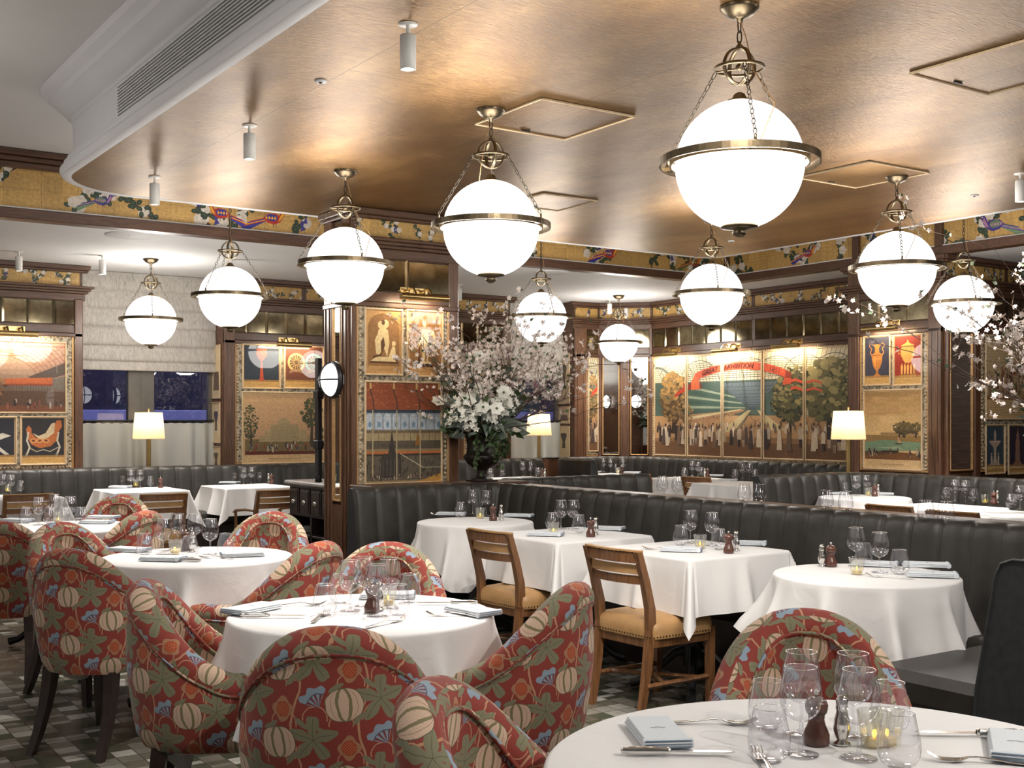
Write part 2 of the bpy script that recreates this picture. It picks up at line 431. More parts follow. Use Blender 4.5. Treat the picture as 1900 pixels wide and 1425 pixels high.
# printed upholstery: melons, leaves, blue bell flowers and seed pods on red, all by distance functions in UV metres
def fabric():
    m,nt,out=newmat('printed floral upholstery')
    uvn=nt.nodes.new('ShaderNodeUVMap');sp=nt.nodes.new('ShaderNodeSeparateXYZ')
    wob=nt.nodes.new('ShaderNodeTexNoise');wob.inputs['Scale'].default_value=28;wob.inputs['Detail'].default_value=2
    nt.links.new(uvn.outputs[0],wob.inputs['Vector'])
    nt.links.new(uvn.outputs[0],sp.inputs[0])
    w=(E(nt,wob.outputs[0])-.5)*.010
    x=E(nt,sp.outputs[0])+w;y=E(nt,sp.outputs[1])-w
    W=.172;Hh=.205
    u=x/W;v=y/Hh
    def mot(cx,cy,rot=0):
        col=(u-cx+.5).floor();dx=(u-cx-col)*W;dy=v-cy-col*.5;dy=(dy-(dy+.5).floor())*Hh
        if rot:
            c,s_=math.cos(rot),math.sin(rot);return dx*c+dy*s_,dy*c-dx*s_
        return dx,dy
    fine=E(nt,noise(nt,uvn.outputs[0],700,2))
    col=mixc(nt,fine,(.20,.034,.025),(.33,.062,.046))
    def put(mask,c):
        nonlocal col;col=mixc(nt,mask,col,c)
    stem=(.50,.27,.16);green=(.22,.21,.13);greend=(.12,.12,.07);cream=(.66,.50,.37)
    # stems
    dx,dy=mot(.5,.5);k=dx-((y*27.3).sin())*.012
    put(k.abs().lt(.0030),stem)
    for cx,cy,R in((.32,.62,.034),(.70,.20,.036),(.80,.70,.030),(.18,.12,.030)):
        dx,dy=mot(cx,cy);r=(dx*dx+dy*dy).sqrt()
        put((r-R).abs().lt(.0016)*dy.gt(-.008),stem)
    # curled little leaves
    for cx,cy,rt in((.44,.18,.8),(.60,.62,-.7),(.10,.58,.5),(.92,.50,2.3)):
        dx,dy=mot(cx,cy,rt);q=(dx/.022)*(dx/.022)+(dy/.007)*(dy/.007)
        put(q.lt(1.0),green)
    # star leaves
    for cx,cy,rt,sz in((.76,.42,.3,.064),):
        dx,dy=mot(cx,cy,rt);r=(dx*dx+dy*dy).sqrt();th=dy.atan2(dx)
        lob=((th*2.5).cos()).abs();rad=(lob.pow(1.15)*.74+.26+((th*12.5).cos())*.05)*sz
        put(r.lt(rad),green)
        put((((th*2.5).sin()).abs()*r).lt(.0022)*r.lt(rad*.9),greend)
    # seed pods
    dx,dy=mot(.30,.80);r=(dx*dx+dy*dy*.8).sqrt();th=dy.atan2(dx)
    put(r.lt((th*4.0).cos()*.004+.027),(.40,.20,.11))
    put(r.lt(.0185),(.34,.045,.02))
    put(r.lt(.017)*((dx*900.0).sin()*(dy*900.0).sin()).gt(.25),(.62,.24,.10))
    # blue bells
    for cx,cy,rt in((.80,.92,2.1),):
        dx,dy=mot(cx,cy,rt);dx=dx+.022;r=(dx*dx+dy*dy).sqrt();th=dy.atan2(dx)
        rad=((th*11.0).cos())*.004+.055
        inm=r.lt(rad)*th.abs().lt(.80)
        put(inm,(.20,.045,.05))
        put(inm*(((th*15.0).cos()).gt(-.1).max(r.gt(.037))),(.27,.35,.43))
        put(inm*((r-.036).abs()).lt(.0015),(.09,.10,.16))
    # melons
    dx,dy=mot(.22,.36,.12)
    q=((dx/.046).abs()).pow(2.3)+((dy/.042).abs()).pow(2.3)
    mm=q.lt(1.0);put(q.lt(1.1),greend);put(mm,cream)
    put(mm*((dx*1100.0).sin()*(dy*1100.0).sin()).gt(.55),(.50,.24,.17))
    arc=(1.0-((dy/.043)*(dy/.043)).min(1.0)).max(0.0).sqrt()
    put(mm*(((dx.abs()-arc*.017).abs())).lt(.0040),(.22,.19,.10))
    put(mm*(((dx.abs()-arc*.034).abs())).lt(.0010),(.42,.27,.18))
    nrm=bump(nt,noise(nt,uvn.outputs[0],900,2),.25,.0006)
    prin(nt,out,col,.82,0,nrm,0,spec=.3,sheen=.15);return m
M['fabric']=fabric()
# ---------------------------------------------------------------- painted surfaces: flat pieces with face colours
class Canvas:
    def __init__(s,x0,y0,x1,y1,bg,step=1.4e-5,z0=0.0):
        s.x0,s.y0,s.x1,s.y1=x0,y0,x1,y1;s.mb=MB();s.mb.c=[];s.n=0;s.step=step;s.z=z0;s.bg=bg
        s.poly([(x0,y0),(x1,y0),(x1,y1),(x0,y1)],bg)
    def X(s,a):return s.x0+(s.x1-s.x0)*a
    def Y(s,a):return s.y0+(s.y1-s.y0)*a
    def clip(s,p):
        for ax,lim,sg in((0,s.x0,1),(0,s.x1,-1),(1,s.y0,1),(1,s.y1,-1)):
            if not p:return p
            out=[]
            for i in range(len(p)):
                a=p[i];b=p[(i+1)%len(p)]
                da=(a[ax]-lim)*sg;db=(b[ax]-lim)*sg
                if da>=0:out.append(a)
                if (da>0 and db<0) or (da<0 and db>0):
                    t=da/(da-db);out.append((a[0]+(b[0]-a[0])*t,a[1]+(b[1]-a[1])*t))
            p=out
        return p
    def poly(s,p,c):
        if any(q[0]<s.x0-1e-9 or q[0]>s.x1+1e-9 or q[1]<s.y0-1e-9 or q[1]>s.y1+1e-9 for q in p):p=s.clip(list(p))
        if len(p)<3:return
        z=s.z+s.n*s.step;s.n+=1
        s.mb.add([(a,b,z) for a,b in p],[list(range(len(p)))]);s.mb.c.append(c)
    def P(s,pts,c):s.poly([(s.X(a),s.Y(b)) for a,b in pts],c)            # normalised coordinates
    def R(s,a,b,c_,d,c):s.P([(a,b),(c_,b),(c_,d),(a,d)],c)
    def ell(s,cx,cy,rx,ry,c,n=14,rot=0,a0=0,a1=2*PI):
        k,q=math.cos(rot),math.sin(rot)
        full=abs(a1-a0-2*PI)<1e-6
        s.poly([(cx+rx*math.cos(t)*k-ry*math.sin(t)*q,cy+rx*math.cos(t)*q+ry*math.sin(t)*k) for t in[a0+(a1-a0)*i/(n if full else n-1) for i in range(n)]],c)
    def E(s,cx,cy,rx,ry,c,n=14,rot=0,**k):                                  # normalised centre, radii in share of height
        h=s.y1-s.y0;s.ell(s.X(cx),s.Y(cy),rx*h,ry*h,c,n,rot,**k)
    def line(s,pts,w,c,w1=None):
        w1=w if w1 is None else w1;N=len(pts);L=[];Rr=[]
        for i in range(N):
            a=pts[max(0,i-1)];b=pts[min(N-1,i+1)];dx,dy=b[0]-a[0],b[1]-a[1];l=math.hypot(dx,dy) or 1
            ww=(w+(w1-w)*i/max(1,N-1))/2;L.append((pts[i][0]-dy/l*ww,pts[i][1]+dx/l*ww));Rr.append((pts[i][0]+dy/l*ww,pts[i][1]-dx/l*ww))
        s.poly(L+Rr[::-1],c)
    def LN(s,pts,w,c,w1=None):s.line([(s.X(a),s.Y(b)) for a,b in pts],w,c,w1)
    def grad(s,a,b,c_,d,c0,c1,n=7):
        for i in range(n):
            t=i/(n-1);s.R(a,b+(d-b)*i/n,c_,b+(d-b)*(i+1)/n,tuple(c0[k]+(c1[k]-c0[k])*t for k in range(3)))
    def build(s,name,mat,parent=None,Mx=None):return s.mb.build(name,mat,parent,Mx)
def arc(cx,cy,rx,ry,a0,a1,n=12):return [(cx+rx*math.cos(a0+(a1-a0)*i/n),cy+ry*math.sin(a0+(a1-a0)*i/n)) for i in range(n+1)]
def vary(c,r,a=.25):
    k=1+r.uniform(-a,a);return tuple(min(1,max(0,x*k)) for x in c)
def blobtree(c,cx,cy,w,h,cols,r,trunk=None,n=60,trunk_y=None):
    if trunk:
        ty=trunk_y if trunk_y is not None else cy-h*.9
        c.line([(cx,ty),(cx+w*.03,(ty+cy)/2),(cx-w*.02,cy)],w*.16,trunk,w*.08)
        for k in(-1,1):c.line([(cx,cy-h*.45),(cx+k*w*.25,cy-h*.1)],w*.06,trunk,w*.02)
    n=int(n*1.9)
    for i in range(n):
        t=i/n;a=r.uniform(0,2*PI);q=math.sqrt(r.random())
        x=cx+math.cos(a)*q*w*.5;y=cy+math.sin(a)*q*h*.5
        k=.5+.5*(y-cy)/(h*.5);col=cols[min(len(cols)-1,max(0,int((t*.6+k*.4+r.uniform(-.15,.15))*len(cols))))]
        s_=r.uniform(.035,.085)*w
        c.ell(x,y,s_*1.25,s_*.8,vary(col,r,.15),7,r.uniform(-.4,.4))
def man(c,x,y,h,body,r,skin=(.35,.2,.12)):
    w=h*.30
    k=r.random()
    if k<.45:   # coat and legs
        c.poly([(x-w*.22,y),(x-w*.04,y),(x,y+h*.5),(x+w*.04,y),(x+w*.24,y),(x+w*.3,y+h*.5),(x-w*.3,y+h*.5)],vary((.04,.03,.03) if body[0]>.2 else (.4,.3,.2),r))
        c.poly([(x-w*.4,y+h*.35),(x+w*.4,y+h*.35),(x+w*.42,y+h*.8),(x+w*.15,y+h*.87),(x-w*.15,y+h*.87),(x-w*.42,y+h*.8)],body)
    else:       # long robe or dress
        c.poly([(x-w*.5,y),(x+w*.52,y),(x+w*.3,y+h*.8),(x+w*.12,y+h*.87),(x-w*.12,y+h*.87),(x-w*.32,y+h*.8)],body)
    c.ell(x,y+h*.92,h*.055,h*.07,skin,7)
    if r.random()<.5:
        c.poly([(x-h*.1,y+h*.95),(x+h*.1,y+h*.95),(x+h*.05,y+h*.97),(x+h*.045,y+h*1.05),(x-h*.045,y+h*1.05),(x-h*.05,y+h*.97)],(.02,.015,.015))
def crowd(c,x0,x1,y,h,n,r,pal=((.05,.035,.03),(.12,.07,.05),(.55,.42,.30),(.40,.30,.20),(.025,.02,.025),(.30,.15,.09)),jy=.3):
    L=[(y+r.uniform(-1,1)*h*jy,r.uniform(x0,x1)) for _ in range(n)];L.sort(reverse=True)
    for yy,xx in L:man(c,xx,yy,h*r.uniform(.9,1.1),vary(r.choice(pal),r),r)
# --- gilt frieze with branches, blossoms and birds
GOLD=s2l((190,152,88))
def bird(c,x,y,s,flip,pal,r):
    f=-1 if flip else 1
    q=lambda pts:[(x+f*a*s,y+b*s) for a,b in pts]
    red,blue,yel=pal
    for k in range(5): c.poly(q([(-.5,.02-.05*k),(-1.5-.12*k,-.28+.05*k-.14*k),(-1.25-.1*k,-.36-.12*k),(-.45,-.10-.02*k)]),vary((red,blue,yel)[k%3],r,.2))
    c.poly(q([(-.62,.0),(-.35,.26),(.1,.33),(.38,.22),(.5,.5),(.62,.62),(.78,.62),(.84,.5),(.74,.36),(.62,.1),(.4,-.18),(.05,-.33),(-.35,-.25)]),red)
    c.poly(q([(-.55,.05),(-.2,.28),(.2,.22),(.3,.0),(.05,-.15),(-.3,-.1)]),blue)
    for k in range(4): c.poly(q([(-.5+.18*k,.02),(-.42+.18*k,.16),(-.34+.18*k,.02),(-.42+.18*k,-.06)]),yel)
    c.poly(q([(.45,.2),(.6,.5),(.7,.3),(.5,.0),(.3,-.12)]),yel)
    c.poly(q([(.82,.56),(1.06,.48),(.82,.47)]),(.05,.03,.02))
    c.ell(x+f*.72*s,y+.53*s,.05*s,.05*s,(.9,.8,.5),7);c.ell(x+f*.72*s,y+.53*s,.025*s,.025*s,(.01,.01,.01),6)
    for k in range(3): c.poly(q([(.62,.6),(.5-.08*k,.78+.02*k),(.68,.64)]),yel)
    c.line(q([(.0,-.3),(.02,-.48)]),.03*s,(.05,.03,.02));c.line(q([(.15,-.28),(.2,-.48)]),.03*s,(.05,.03,.02))
def frieze(x0,x1,y0,y1,seed,birds=(),dens=1.0,bg=GOLD,nb=None):
    r=random.Random(seed);h=y1-y0;L=x1-x0
    c=Canvas(x0,y0,x1,y1,bg,step=6e-6)
    t=h*.45;n=int(L/t)+1
    for i in range(n):
        for j in range(3):
            if r.random()<.6:c.poly([(x0+i*t,y0+j*t),(x0+i*t+t,y0+j*t),(x0+i*t+t,y0+j*t+t),(x0+i*t,y0+j*t+t)],vary(bg,r,.16))
    for i in range(n):c.line([(x0+i*t*1.9,y0),(x0+i*t*1.9,y1)],h*.010,(.22,.12,.04))
    c.line([(x0,y0+h*.52),(x1,y0+h*.52)],h*.008,(.25,.15,.05))
    br=(.055,.022,.014);gr=(.018,.035,.022);grl=(.05,.085,.045);wh=(.62,.55,.47);bl=(.045,.04,.22)
    nbr=nb if nb is not None else int(L/h*1.15*dens)
    for i in range(nbr):
        x=x0+L*(i+r.random())/max(1,nbr);top=r.random()<.6;y=y1 if top else y0
        pts=[(x,y)];a=(-PI/2 if top else PI/2)+r.uniform(-.9,.9)
        for k in range(6):
            a+=r.uniform(-.45,.45);pts.append((pts[-1][0]+math.cos(a)*h*.2,pts[-1][1]+math.sin(a)*h*.15))
        c.line(pts,h*.04,br,h*.016)
        for k in range(1,7):
            px,py=pts[k]
            for _ in range(3):
                b=r.uniform(0,2*PI);d=r.uniform(.06,.17)*h;lx,ly=px+math.cos(b)*d,py+math.sin(b)*d
                if y0+h*.05<ly<y1-h*.05:
                    c.ell(lx,ly,h*.085,h*.062,gr,8,b);c.ell(lx,ly,h*.050,h*.032,grl,6,b)
            if r.random()<.42*dens:
                b=r.uniform(0,2*PI);d=.12*h;fx,fy=px+math.cos(b)*d,py+math.sin(b)*d
                for q in range(5):c.ell(fx+math.cos(q*1.257)*h*.075,fy+math.sin(q*1.257)*h*.075,h*.08,h*.08,vary(wh,r,.1),8)
                c.ell(fx,fy,h*.03,h*.03,(.68,.6,.45),6)
        if r.random()<.35:
            px,py=pts[3];c.poly([(px,py),(px+h*.12,py+h*.18),(px+h*.16,py+.02*h)],bl);c.poly([(px,py),(px-h*.05,py-h*.22),(px+h*.1,py-h*.16)],bl);c.ell(px,py,h*.05,h*.09,bl,7)
    for (bx,fl,pi,sz) in birds:
        pal=(((.42,.03,.015),(.03,.035,.25),(.75,.36,.03)),((.05,.03,.22),(.12,.20,.10),(.42,.20,.32)),((.32,.05,.02),(.10,.13,.05),(.8,.3,.03)))[pi]
        bird(c,bx,y0+h*.42,h*.42*sz,fl,pal,r)
    return c
# --- prints
SEP=s2l((205,160,105));PAPER=s2l((214,180,130))
def art_statue(c,kind,r):
    bg=s2l((150,108,62));c.R(0,0,1,1,s2l((196,150,92)))
    c.P([(.07,.13),(.93,.13),(.93,.72)]+[(.5+.43*math.cos(a),.72+.22*math.sin(a)) for a in[PI*i/10 for i in range(1,10)]]+[(.07,.72)],bg)
    st=s2l((232,205,150));sh=s2l((95,62,34));h=c.y1-c.y0
    if kind==0:   # seated group on a mound
        c.P([(.1,.17),(.9,.17),(.88,.23),(.7,.27),(.45,.26),(.2,.24)],sh);c.P([(.14,.2),(.86,.2),(.7,.27),(.3,.27)],st)
        c.P([(.34,.26),(.30,.5),(.36,.68),(.5,.74),(.62,.68),(.66,.5),(.60,.27),(.5,.42)],st)
        c.P([(.44,.3),(.42,.5),(.5,.58),(.54,.45)],sh);c.E(.42,.76,.05,.06,st);c.E(.56,.78,.055,.065,st);c.E(.49,.8,.03,.04,sh)
        c.P([(.30,.3),(.26,.52),(.33,.62),(.36,.4)],st);c.P([(.62,.25),(.75,.45),(.82,.42),(.84,.25)],st);c.E(.78,.48,.035,.04,st)
        c.P([(.2,.24),(.45,.29),(.45,.32),(.22,.28)],sh)
    else:         # standing draped figure on a plinth
        c.R(.30,.14,.72,.19,s2l((60,38,28)));c.R(.34,.19,.68,.225,st)
        c.P([(.44,.22),(.42,.45),(.40,.62),(.42,.72),(.58,.72),(.61,.6),(.58,.45),(.60,.22),(.55,.22),(.52,.42),(.49,.22)],st)
        c.E(.49,.80,.032,.05,st);c.P([(.56,.72),(.75,.70),(.80,.62),(.78,.5),(.73,.5),(.72,.62),(.60,.64)],st)
        c.P([(.6,.66),(.66,.68),(.7,.4),(.64,.35)],sh);c.P([(.42,.70),(.36,.55),(.30,.45),(.33,.43),(.40,.52)],st);c.P([(.30,.22),(.37,.22),(.36,.42),(.33,.5)],sh)
        c.LN([(.45,.4),(.46,.6)],h*.008,sh)
    c.LN([(.25,.07),(.75,.07)],h*.008,s2l((150,110,70)))
def art_hall(c,r):      # iron hall: red roof, blue arched lights, galleries and a crowd
    h=c.y1-c.y0;w=c.x1-c.x0
    c.R(0,0,1,1,s2l((150,128,92)));c.R(0,.72,1,1,s2l((158,82,48)))
    for k in range(22):
        y=.735+.0125*k;c.LN([(0,y),(1,y)],h*.0022,s2l((110,55,32)))
    for k in range(70):
        x=r.random();y=.73+.26*r.random();c.R(x,y,x+.03,y+.009,vary(s2l((185,105,62)),r))
    for k in range(4):
        x=.04+.30*k;c.LN([(x+.02,1),(x+.02,.93),(x+.06,.82),(x+.075,.72)],h*.012,s2l((70,50,40)));c.R(x+.015,.93,x+.04,1,s2l((215,175,110)))
    c.R(0,.52,1,.72,s2l((150,160,170)));c.R(0,.695,1,.725,s2l((50,62,75)))
    for k in range(9):
        x=.01+.113*k;c.P([(x,.53),(x+.095,.53),(x+.095,.65)]+[(x+.0475+.0475*math.cos(a),.65+.04*math.sin(a)) for a in(.6,1.2,1.9,2.5)]+[(x,.65)],vary(s2l((196,205,212)),r,.1))
        if r.random()<.6:c.E(x+.05,.58,.018,.03,s2l((120,150,175)))
    for k in range(40):c.LN([(k/40,.53),(k/40,.70)],h*.0012,s2l((90,100,110)))
    for k in range(7):c.LN([(0,.535+.025*k),(1,.535+.025*k)],h*.001,s2l((90,100,110)))
    c.R(0,.495,1,.525,s2l((120,100,72)));c.R(0,.40,1,.495,s2l((170,150,112)));c.R(0,.34,1,.42,s2l((95,84,66)))
    for k in range(60):c.R(r.random(),.345,1,.35,s2l((80,70,55))) if k<1 else c.E(r.random(),.36+.02*r.random(),.004,.01,vary((.05,.04,.035),r),5)
    for k in range(12):c.LN([(k/12,.42),(k/12,.5)],h*.005,s2l((120,85,55)))
    c.P([(.64,.37),(.72,.37),(.69,.49),(.68,.49)],s2l((150,100,40)))
    c.R(0,.29,1,.315,s2l((190,110,55)));c.R(0,.27,1,.29,s2l((60,48,38)))
    c.R(0,.03,1,.27,s2l((98,88,72)))
    for k in range(70):
        x=r.random();y=.05+.2*r.random();c.R(x,y,x+.012,y+.035,vary(s2l((60,52,45)),r,.5))
    # gothic spire
    d=s2l((62,54,48))
    c.P([(.20,.06),(.46,.06),(.46,.25),(.42,.30),(.40,.26),(.37,.36),(.345,.50),(.335,.50),(.31,.36),(.28,.26),(.25,.30),(.20,.25)],d)
    for k in range(5):c.LN([(.225+.05*k,.07),(.225+.05*k,.24)],h*.004,s2l((120,108,90)))
    for k in range(4):c.R(.085+.31*k,.03,.10+.31*k,.72,s2l((185,170,130)))
    c.LN([(.45,.29),(.75,.15)],h*.008,s2l((200,190,160)));c.LN([(.75,.15),(1,.15)],h*.005,s2l((200,190,160)))
    c.P([(.62,0),(1,0),(1,.09),(.8,.04)],s2l((190,140,60)))
    crowd(c,c.X(.02),c.X(.75),c.Y(.035),h*.045,26,r)
    crowd(c,c.X(.55),c.X(.98),c.Y(.06),h*.04,10,r)
def ground(c,y,col):c.R(0,0,1,y,col)
def art_land(c,r,lake=False):
    h=c.y1-c.y0;w=c.x1-c.x0
    c.R(0,0,1,1,PAPER);t,b=.98,.12
    if lake:c.grad(.015,.42,.985,t,s2l((226,190,130)),s2l((176,140,88)),9)
    else:c.grad(.03,.3,.97,t-.01,s2l((190,150,112)),s2l((205,165,120)),7)
    if lake:
        for k in range(18):c.E(r.uniform(.1,.95),r.uniform(.7,.95),r.uniform(.08,.16),.02,vary(s2l((196,158,104)),r,.1),10)
        c.R(.015,.33,.985,.43,s2l((150,120,70)));c.R(.3,.42,.95,.46,s2l((170,140,95)))
        for k in range(16):c.LN([(.3+.04*k,.43),(.3+.04*k,.47)],h*.003,s2l((120,90,60)))
        c.P([(.015,.22),(.985,.24),(.985,.34),(.4,.37),(.015,.34)],s2l((120,150,120)));c.P([(.2,.27),(.7,.25),(.6,.29)],s2l((160,180,150)))
        c.P([(.015,.12),(.985,.12),(.985,.2),(.5,.22),(.015,.19)],s2l((120,80,42)));c.P([(.015,.17),(.6,.2),(.3,.225),(.015,.22)],s2l((90,62,38)))
        for cx,ww in((.70,.34),(.9,.22),(.62,.2)):blobtree(c,c.X(cx),c.Y(.52),w*ww,h*.15,((.05,.04,.02),(.10,.08,.035),(.17,.13,.05)),r,(.05,.03,.02),45,c.Y(.40))
        c.P([(.60,.33),(.665,.33),(.60,.42)],s2l((190,160,120)));c.P([(.55,.33),(.68,.33),(.66,.315),(.57,.315)],(.05,.03,.02))
        c.P([(.3,.235),(.62,.235),(.58,.215),(.34,.215)],(.03,.02,.015))
        crowd(c,c.X(.08),c.X(.25),c.Y(.17),h*.09,7,r);crowd(c,c.X(.8),c.X(.97),c.Y(.15),h*.10,6,r);crowd(c,c.X(.45),c.X(.6),c.Y(.2),h*.07,3,r)
    else:
        c.R(.03,.12,.97,.34,s2l((120,100,62)))
        # glass exhibition building
        g=s2l((170,150,110));
        for k,(a,b_,yy) in enumerate(((.2,.85,.38),(.27,.78,.46),(.34,.68,.54))):c.R(a,.3,b_,yy,vary(g,r,.08))
        c.P([(.42,.54)]+[(.5+.08*math.cos(a),.54+.10*math.sin(a)) for a in[PI-PI*i/8 for i in range(9)]],g)
        for k in range(34):c.LN([(.2+.02*k,.3),(.2+.02*k,.38 if k<4 or k>28 else .46)],h*.0022,s2l((128,108,72)))
        for yy in(.34,.38,.42,.46,.5,.54):c.LN([(.22,yy),(.82,yy)],h*.0026,s2l((128,108,72)))
        c.P([(.03,.12),(.97,.12),(.97,.16),(.03,.17)],s2l((96,40,26)))
        blobtree(c,c.X(.10),c.Y(.58),w*.17,h*.5,((.035,.045,.02),(.07,.075,.03),(.12,.12,.05)),r,(.05,.035,.02),70,c.Y(.2))
        blobtree(c,c.X(.84),c.Y(.72),w*.26,h*.42,((.035,.045,.02),(.07,.075,.03),(.12,.12,.05)),r,(.06,.04,.02),75,c.Y(.26))
        blobtree(c,c.X(.95),c.Y(.42),w*.14,h*.2,((.05,.05,.02),(.1,.09,.04)),r,None,30)
        crowd(c,c.X(.05),c.X(.95),c.Y(.19),h*.085,34,r,((.30,.05,.03),(.05,.06,.09),(.45,.38,.26),(.09,.14,.10),(.04,.03,.03)),.5)
    c.LN([(.3,.06),(.7,.06)],h*.006,s2l((160,120,80)))
def art_urn(c,r,bgc,metal,kind=0):
    c.R(0,0,1,1,PAPER);c.R(.035,.03,.965,.975,bgc);c.R(.035,.03,.965,.17,s2l((206,164,96)));c.R(.035,.15,.965,.19,s2l((160,122,70)))
    m=metal;dk=tuple(x*.35 for x in m);lt=tuple(min(1,x*1.5) for x in m)
    def sym(p,col):c.P([(.5+a,b) for a,b in p]+[(.5-a,b) for a,b in p[::-1]],col)
    if kind==0:
        sym([(.12,.17),(.13,.2),(.05,.22),(.04,.3),(.13,.36),(.19,.48),(.205,.58),(.2,.62),(.09,.66),(.075,.74),(.11,.8),(.10,.83)],m)
        c.P([(.42,.36),(.36,.5),(.37,.58),(.44,.58),(.46,.38)],lt);c.R(.31,.52,.69,.545,lt);c.R(.31,.60,.69,.615,dk);c.R(.42,.25,.58,.265,dk)
        for s_ in(-1,1):c.LN([(.5+s_*.19,.60),(.5+s_*.26,.66),(.5+s_*.20,.74),(.5+s_*.30,.80),(.5+s_*.22,.86),(.5+s_*.11,.8)],(c.x1-c.x0)*.035,lt,(c.x1-c.x0)*.02)
    elif kind==1:
        for k in range(5):c.P([(.26+.11*k,.2),(.31+.11*k,.2),(.33+.11*k,.36),(.30+.11*k,.44),(.25+.11*k,.38)],vary(lt,r,.2));c.R(.2,.16,.8,.2,m);c.R(.25,.2,.75,.215,dk)
        sym([(.09,.44),(.16,.5),(.24,.6),(.25,.72),(.22,.75),(.14,.78)],lt);sym([(.24,.78),(.22,.80),(.1,.83),(.03,.86),(.02,.90)],lt);sym([(.23,.765),(.23,.785)],dk)
        for s_ in(-1,1):c.LN([(.5+s_*.22,.62),(.5+s_*.33,.64),(.5+s_*.32,.72),(.5+s_*.24,.72)],(c.x1-c.x0)*.03,m)
    elif kind==2:   # centrepiece with figures and wide bowl
        sym([(.28,.17),(.26,.21),(.12,.25),(.06,.3),(.07,.5),(.1,.55),(.22,.6),(.30,.66),(.28,.68),(.05,.68),(.07,.8),(.03,.9)],m)
        for x in(.32,.5,.68):c.E(x,.3,.03,.09,lt,8);c.E(x,.41,.02,.02,lt,8)
        sym([(.30,.65),(.29,.67)],lt)
    elif kind==3:   # tall carved piece
        sym([(.24,.17),(.2,.22),(.12,.26),(.13,.4),(.1,.5),(.12,.62),(.08,.7),(.07,.8),(.03,.86),(.02,.92)],m)
        for k in range(12):c.R(.42,.24+.045*k,.58,.25+.045*k,vary(dk,r,.3))
    elif kind==4:   # red urn on a stem
        sym([(.10,.17),(.05,.22),(.03,.5),(.02,.62),(.10,.70),(.15,.80),(.12,.86),(.16,.9)],m)
    elif kind==5:   # carved discs on scroll feet
        for cx,co in((.30,s2l((214,170,110))),(.74,s2l((120,160,160)))):
            c.E(cx,.60,.22,.22,co,18);c.E(cx,.60,.17,.17,vary(dk,r),16)
            for k in range(14):
                a=k*2*PI/14;h=c.y1-c.y0;X0,Y0=c.X(cx),c.Y(.6);c.line([(X0+math.cos(a)*.05*h,Y0+math.sin(a)*.05*h),(X0+math.cos(a)*.2*h,Y0+math.sin(a)*.2*h)],.012*h,co)
            c.P([(cx-.2,.34),(cx-.12,.44),(cx+.12,.44),(cx+.2,.34),(cx+.12,.36),(cx,.40),(cx-.12,.36)],m)
    elif kind==6:   # carved cradle seat
        c.P([(.12,.74),(.17,.82),(.24,.76),(.24,.66),(.34,.56),(.5,.54),(.66,.62),(.74,.80),(.80,.93),(.90,.93),(.92,.80),(.85,.70),(.80,.50),(.66,.38),(.42,.34),(.24,.42),(.15,.56)],s2l((196,112,58)))
        c.P([(.26,.66),(.40,.60),(.55,.66),(.68,.86),(.76,.88),(.74,.66),(.6,.56),(.42,.52)],s2l((222,200,160)))
        for x in(.28,.42,.56):c.E(x,.50,.07,.05,s2l((226,160,96)),12);c.E(x,.5,.035,.025,s2l((120,60,30)),9)
        for x in(.17,.84):
            c.LN([(x,.68),(x-.03,.5),(x+.03,.36),(x-.04,.2)],(c.x1-c.x0)*.04,s2l((210,200,180)));c.E(x-.04,.2,.03,.03,s2l((150,140,120)),9)
        c.LN([(.17,.36),(.35,.27),(.5,.31),(.65,.27),(.84,.36)],(c.x1-c.x0)*.022,s2l((190,180,155)))
    elif kind==7:   # pale leaping figure
        c.P([(.1,.75),(.3,.62),(.5,.6),(.72,.66),(.9,.60),(.75,.55),(.62,.5),(.66,.36),(.86,.2),(.76,.2),(.56,.34),(.42,.46),(.2,.52)],s2l((214,205,190)))
    c.LN([(.35,.09),(.65,.09)],(c.y1-c.y0)*.006,s2l((150,110,70)))
def art_redhall(c,r):   # exhibition nave with orange banner, iron lattice and sculpture groups
    h=c.y1-c.y0;w=c.x1-c.x0
    c.grad(0,.30,1,1,s2l((120,100,86)),s2l((238,196,168)),9);c.R(0,0,1,.30,s2l((96,70,52)))
    for k in range(9):
        rr=.42+.05*k;c.LN(arc(.30,.40,rr,rr*.95,.15,PI-.15,16),h*.006,s2l((150,78,52)))
    for k in range(24):
        a=.2+k*(PI-.4)/23;c.LN([(.30+.42*math.cos(a),.40+.40*math.sin(a)),(.30+.9*math.cos(a),.40+.9*math.sin(a))],h*.004,s2l((165,95,66)))
    for k in range(16):
        c.LN([(.62+.03*k,1),(.98+.03*k,.62)],h*.003,s2l((150,80,60)));c.LN([(.62+.03*k,.62),(.98+.03*k,1)],h*.003,s2l((150,80,60)))
    c.LN([(0,.80),(.62,.80)],h*.012,s2l((205,110,70)));c.LN([(.55,.94),(1,.94)],h*.014,s2l((190,100,64)))
    c.P([(.6,.5),(1,.72),(1,.55),(.75,.44)],s2l((90,78,70)));c.P([(.55,.33),(1,.33),(1,.52),(.8,.46),(.55,.40)],s2l((118,108,96)))
    c.P([(.32,.38),(.86,.38),(.86,.50),(.32,.47)],s2l((196,104,60)));c.P([(.32,.38),(.86,.38),(.86,.41),(.32,.40)],s2l((150,70,44)))
    for k in range(18):c.LN([(.34+.029*k,.30),(.34+.029*k,.38)],h*.004,s2l((70,54,44)))
    blobtree(c,c.X(.22),c.Y(.36),w*.34,h*.30,((.10,.05,.03),(.20,.10,.05),(.33,.17,.08)),r,None,55)
    c.R(0,0,1,.10,s2l((122,76,50)))
    crowd(c,c.X(.02),c.X(.98),c.Y(.07),h*.10,22,r,((.05,.03,.03),(.10,.06,.05),(.42,.36,.30),(.25,.08,.05)))
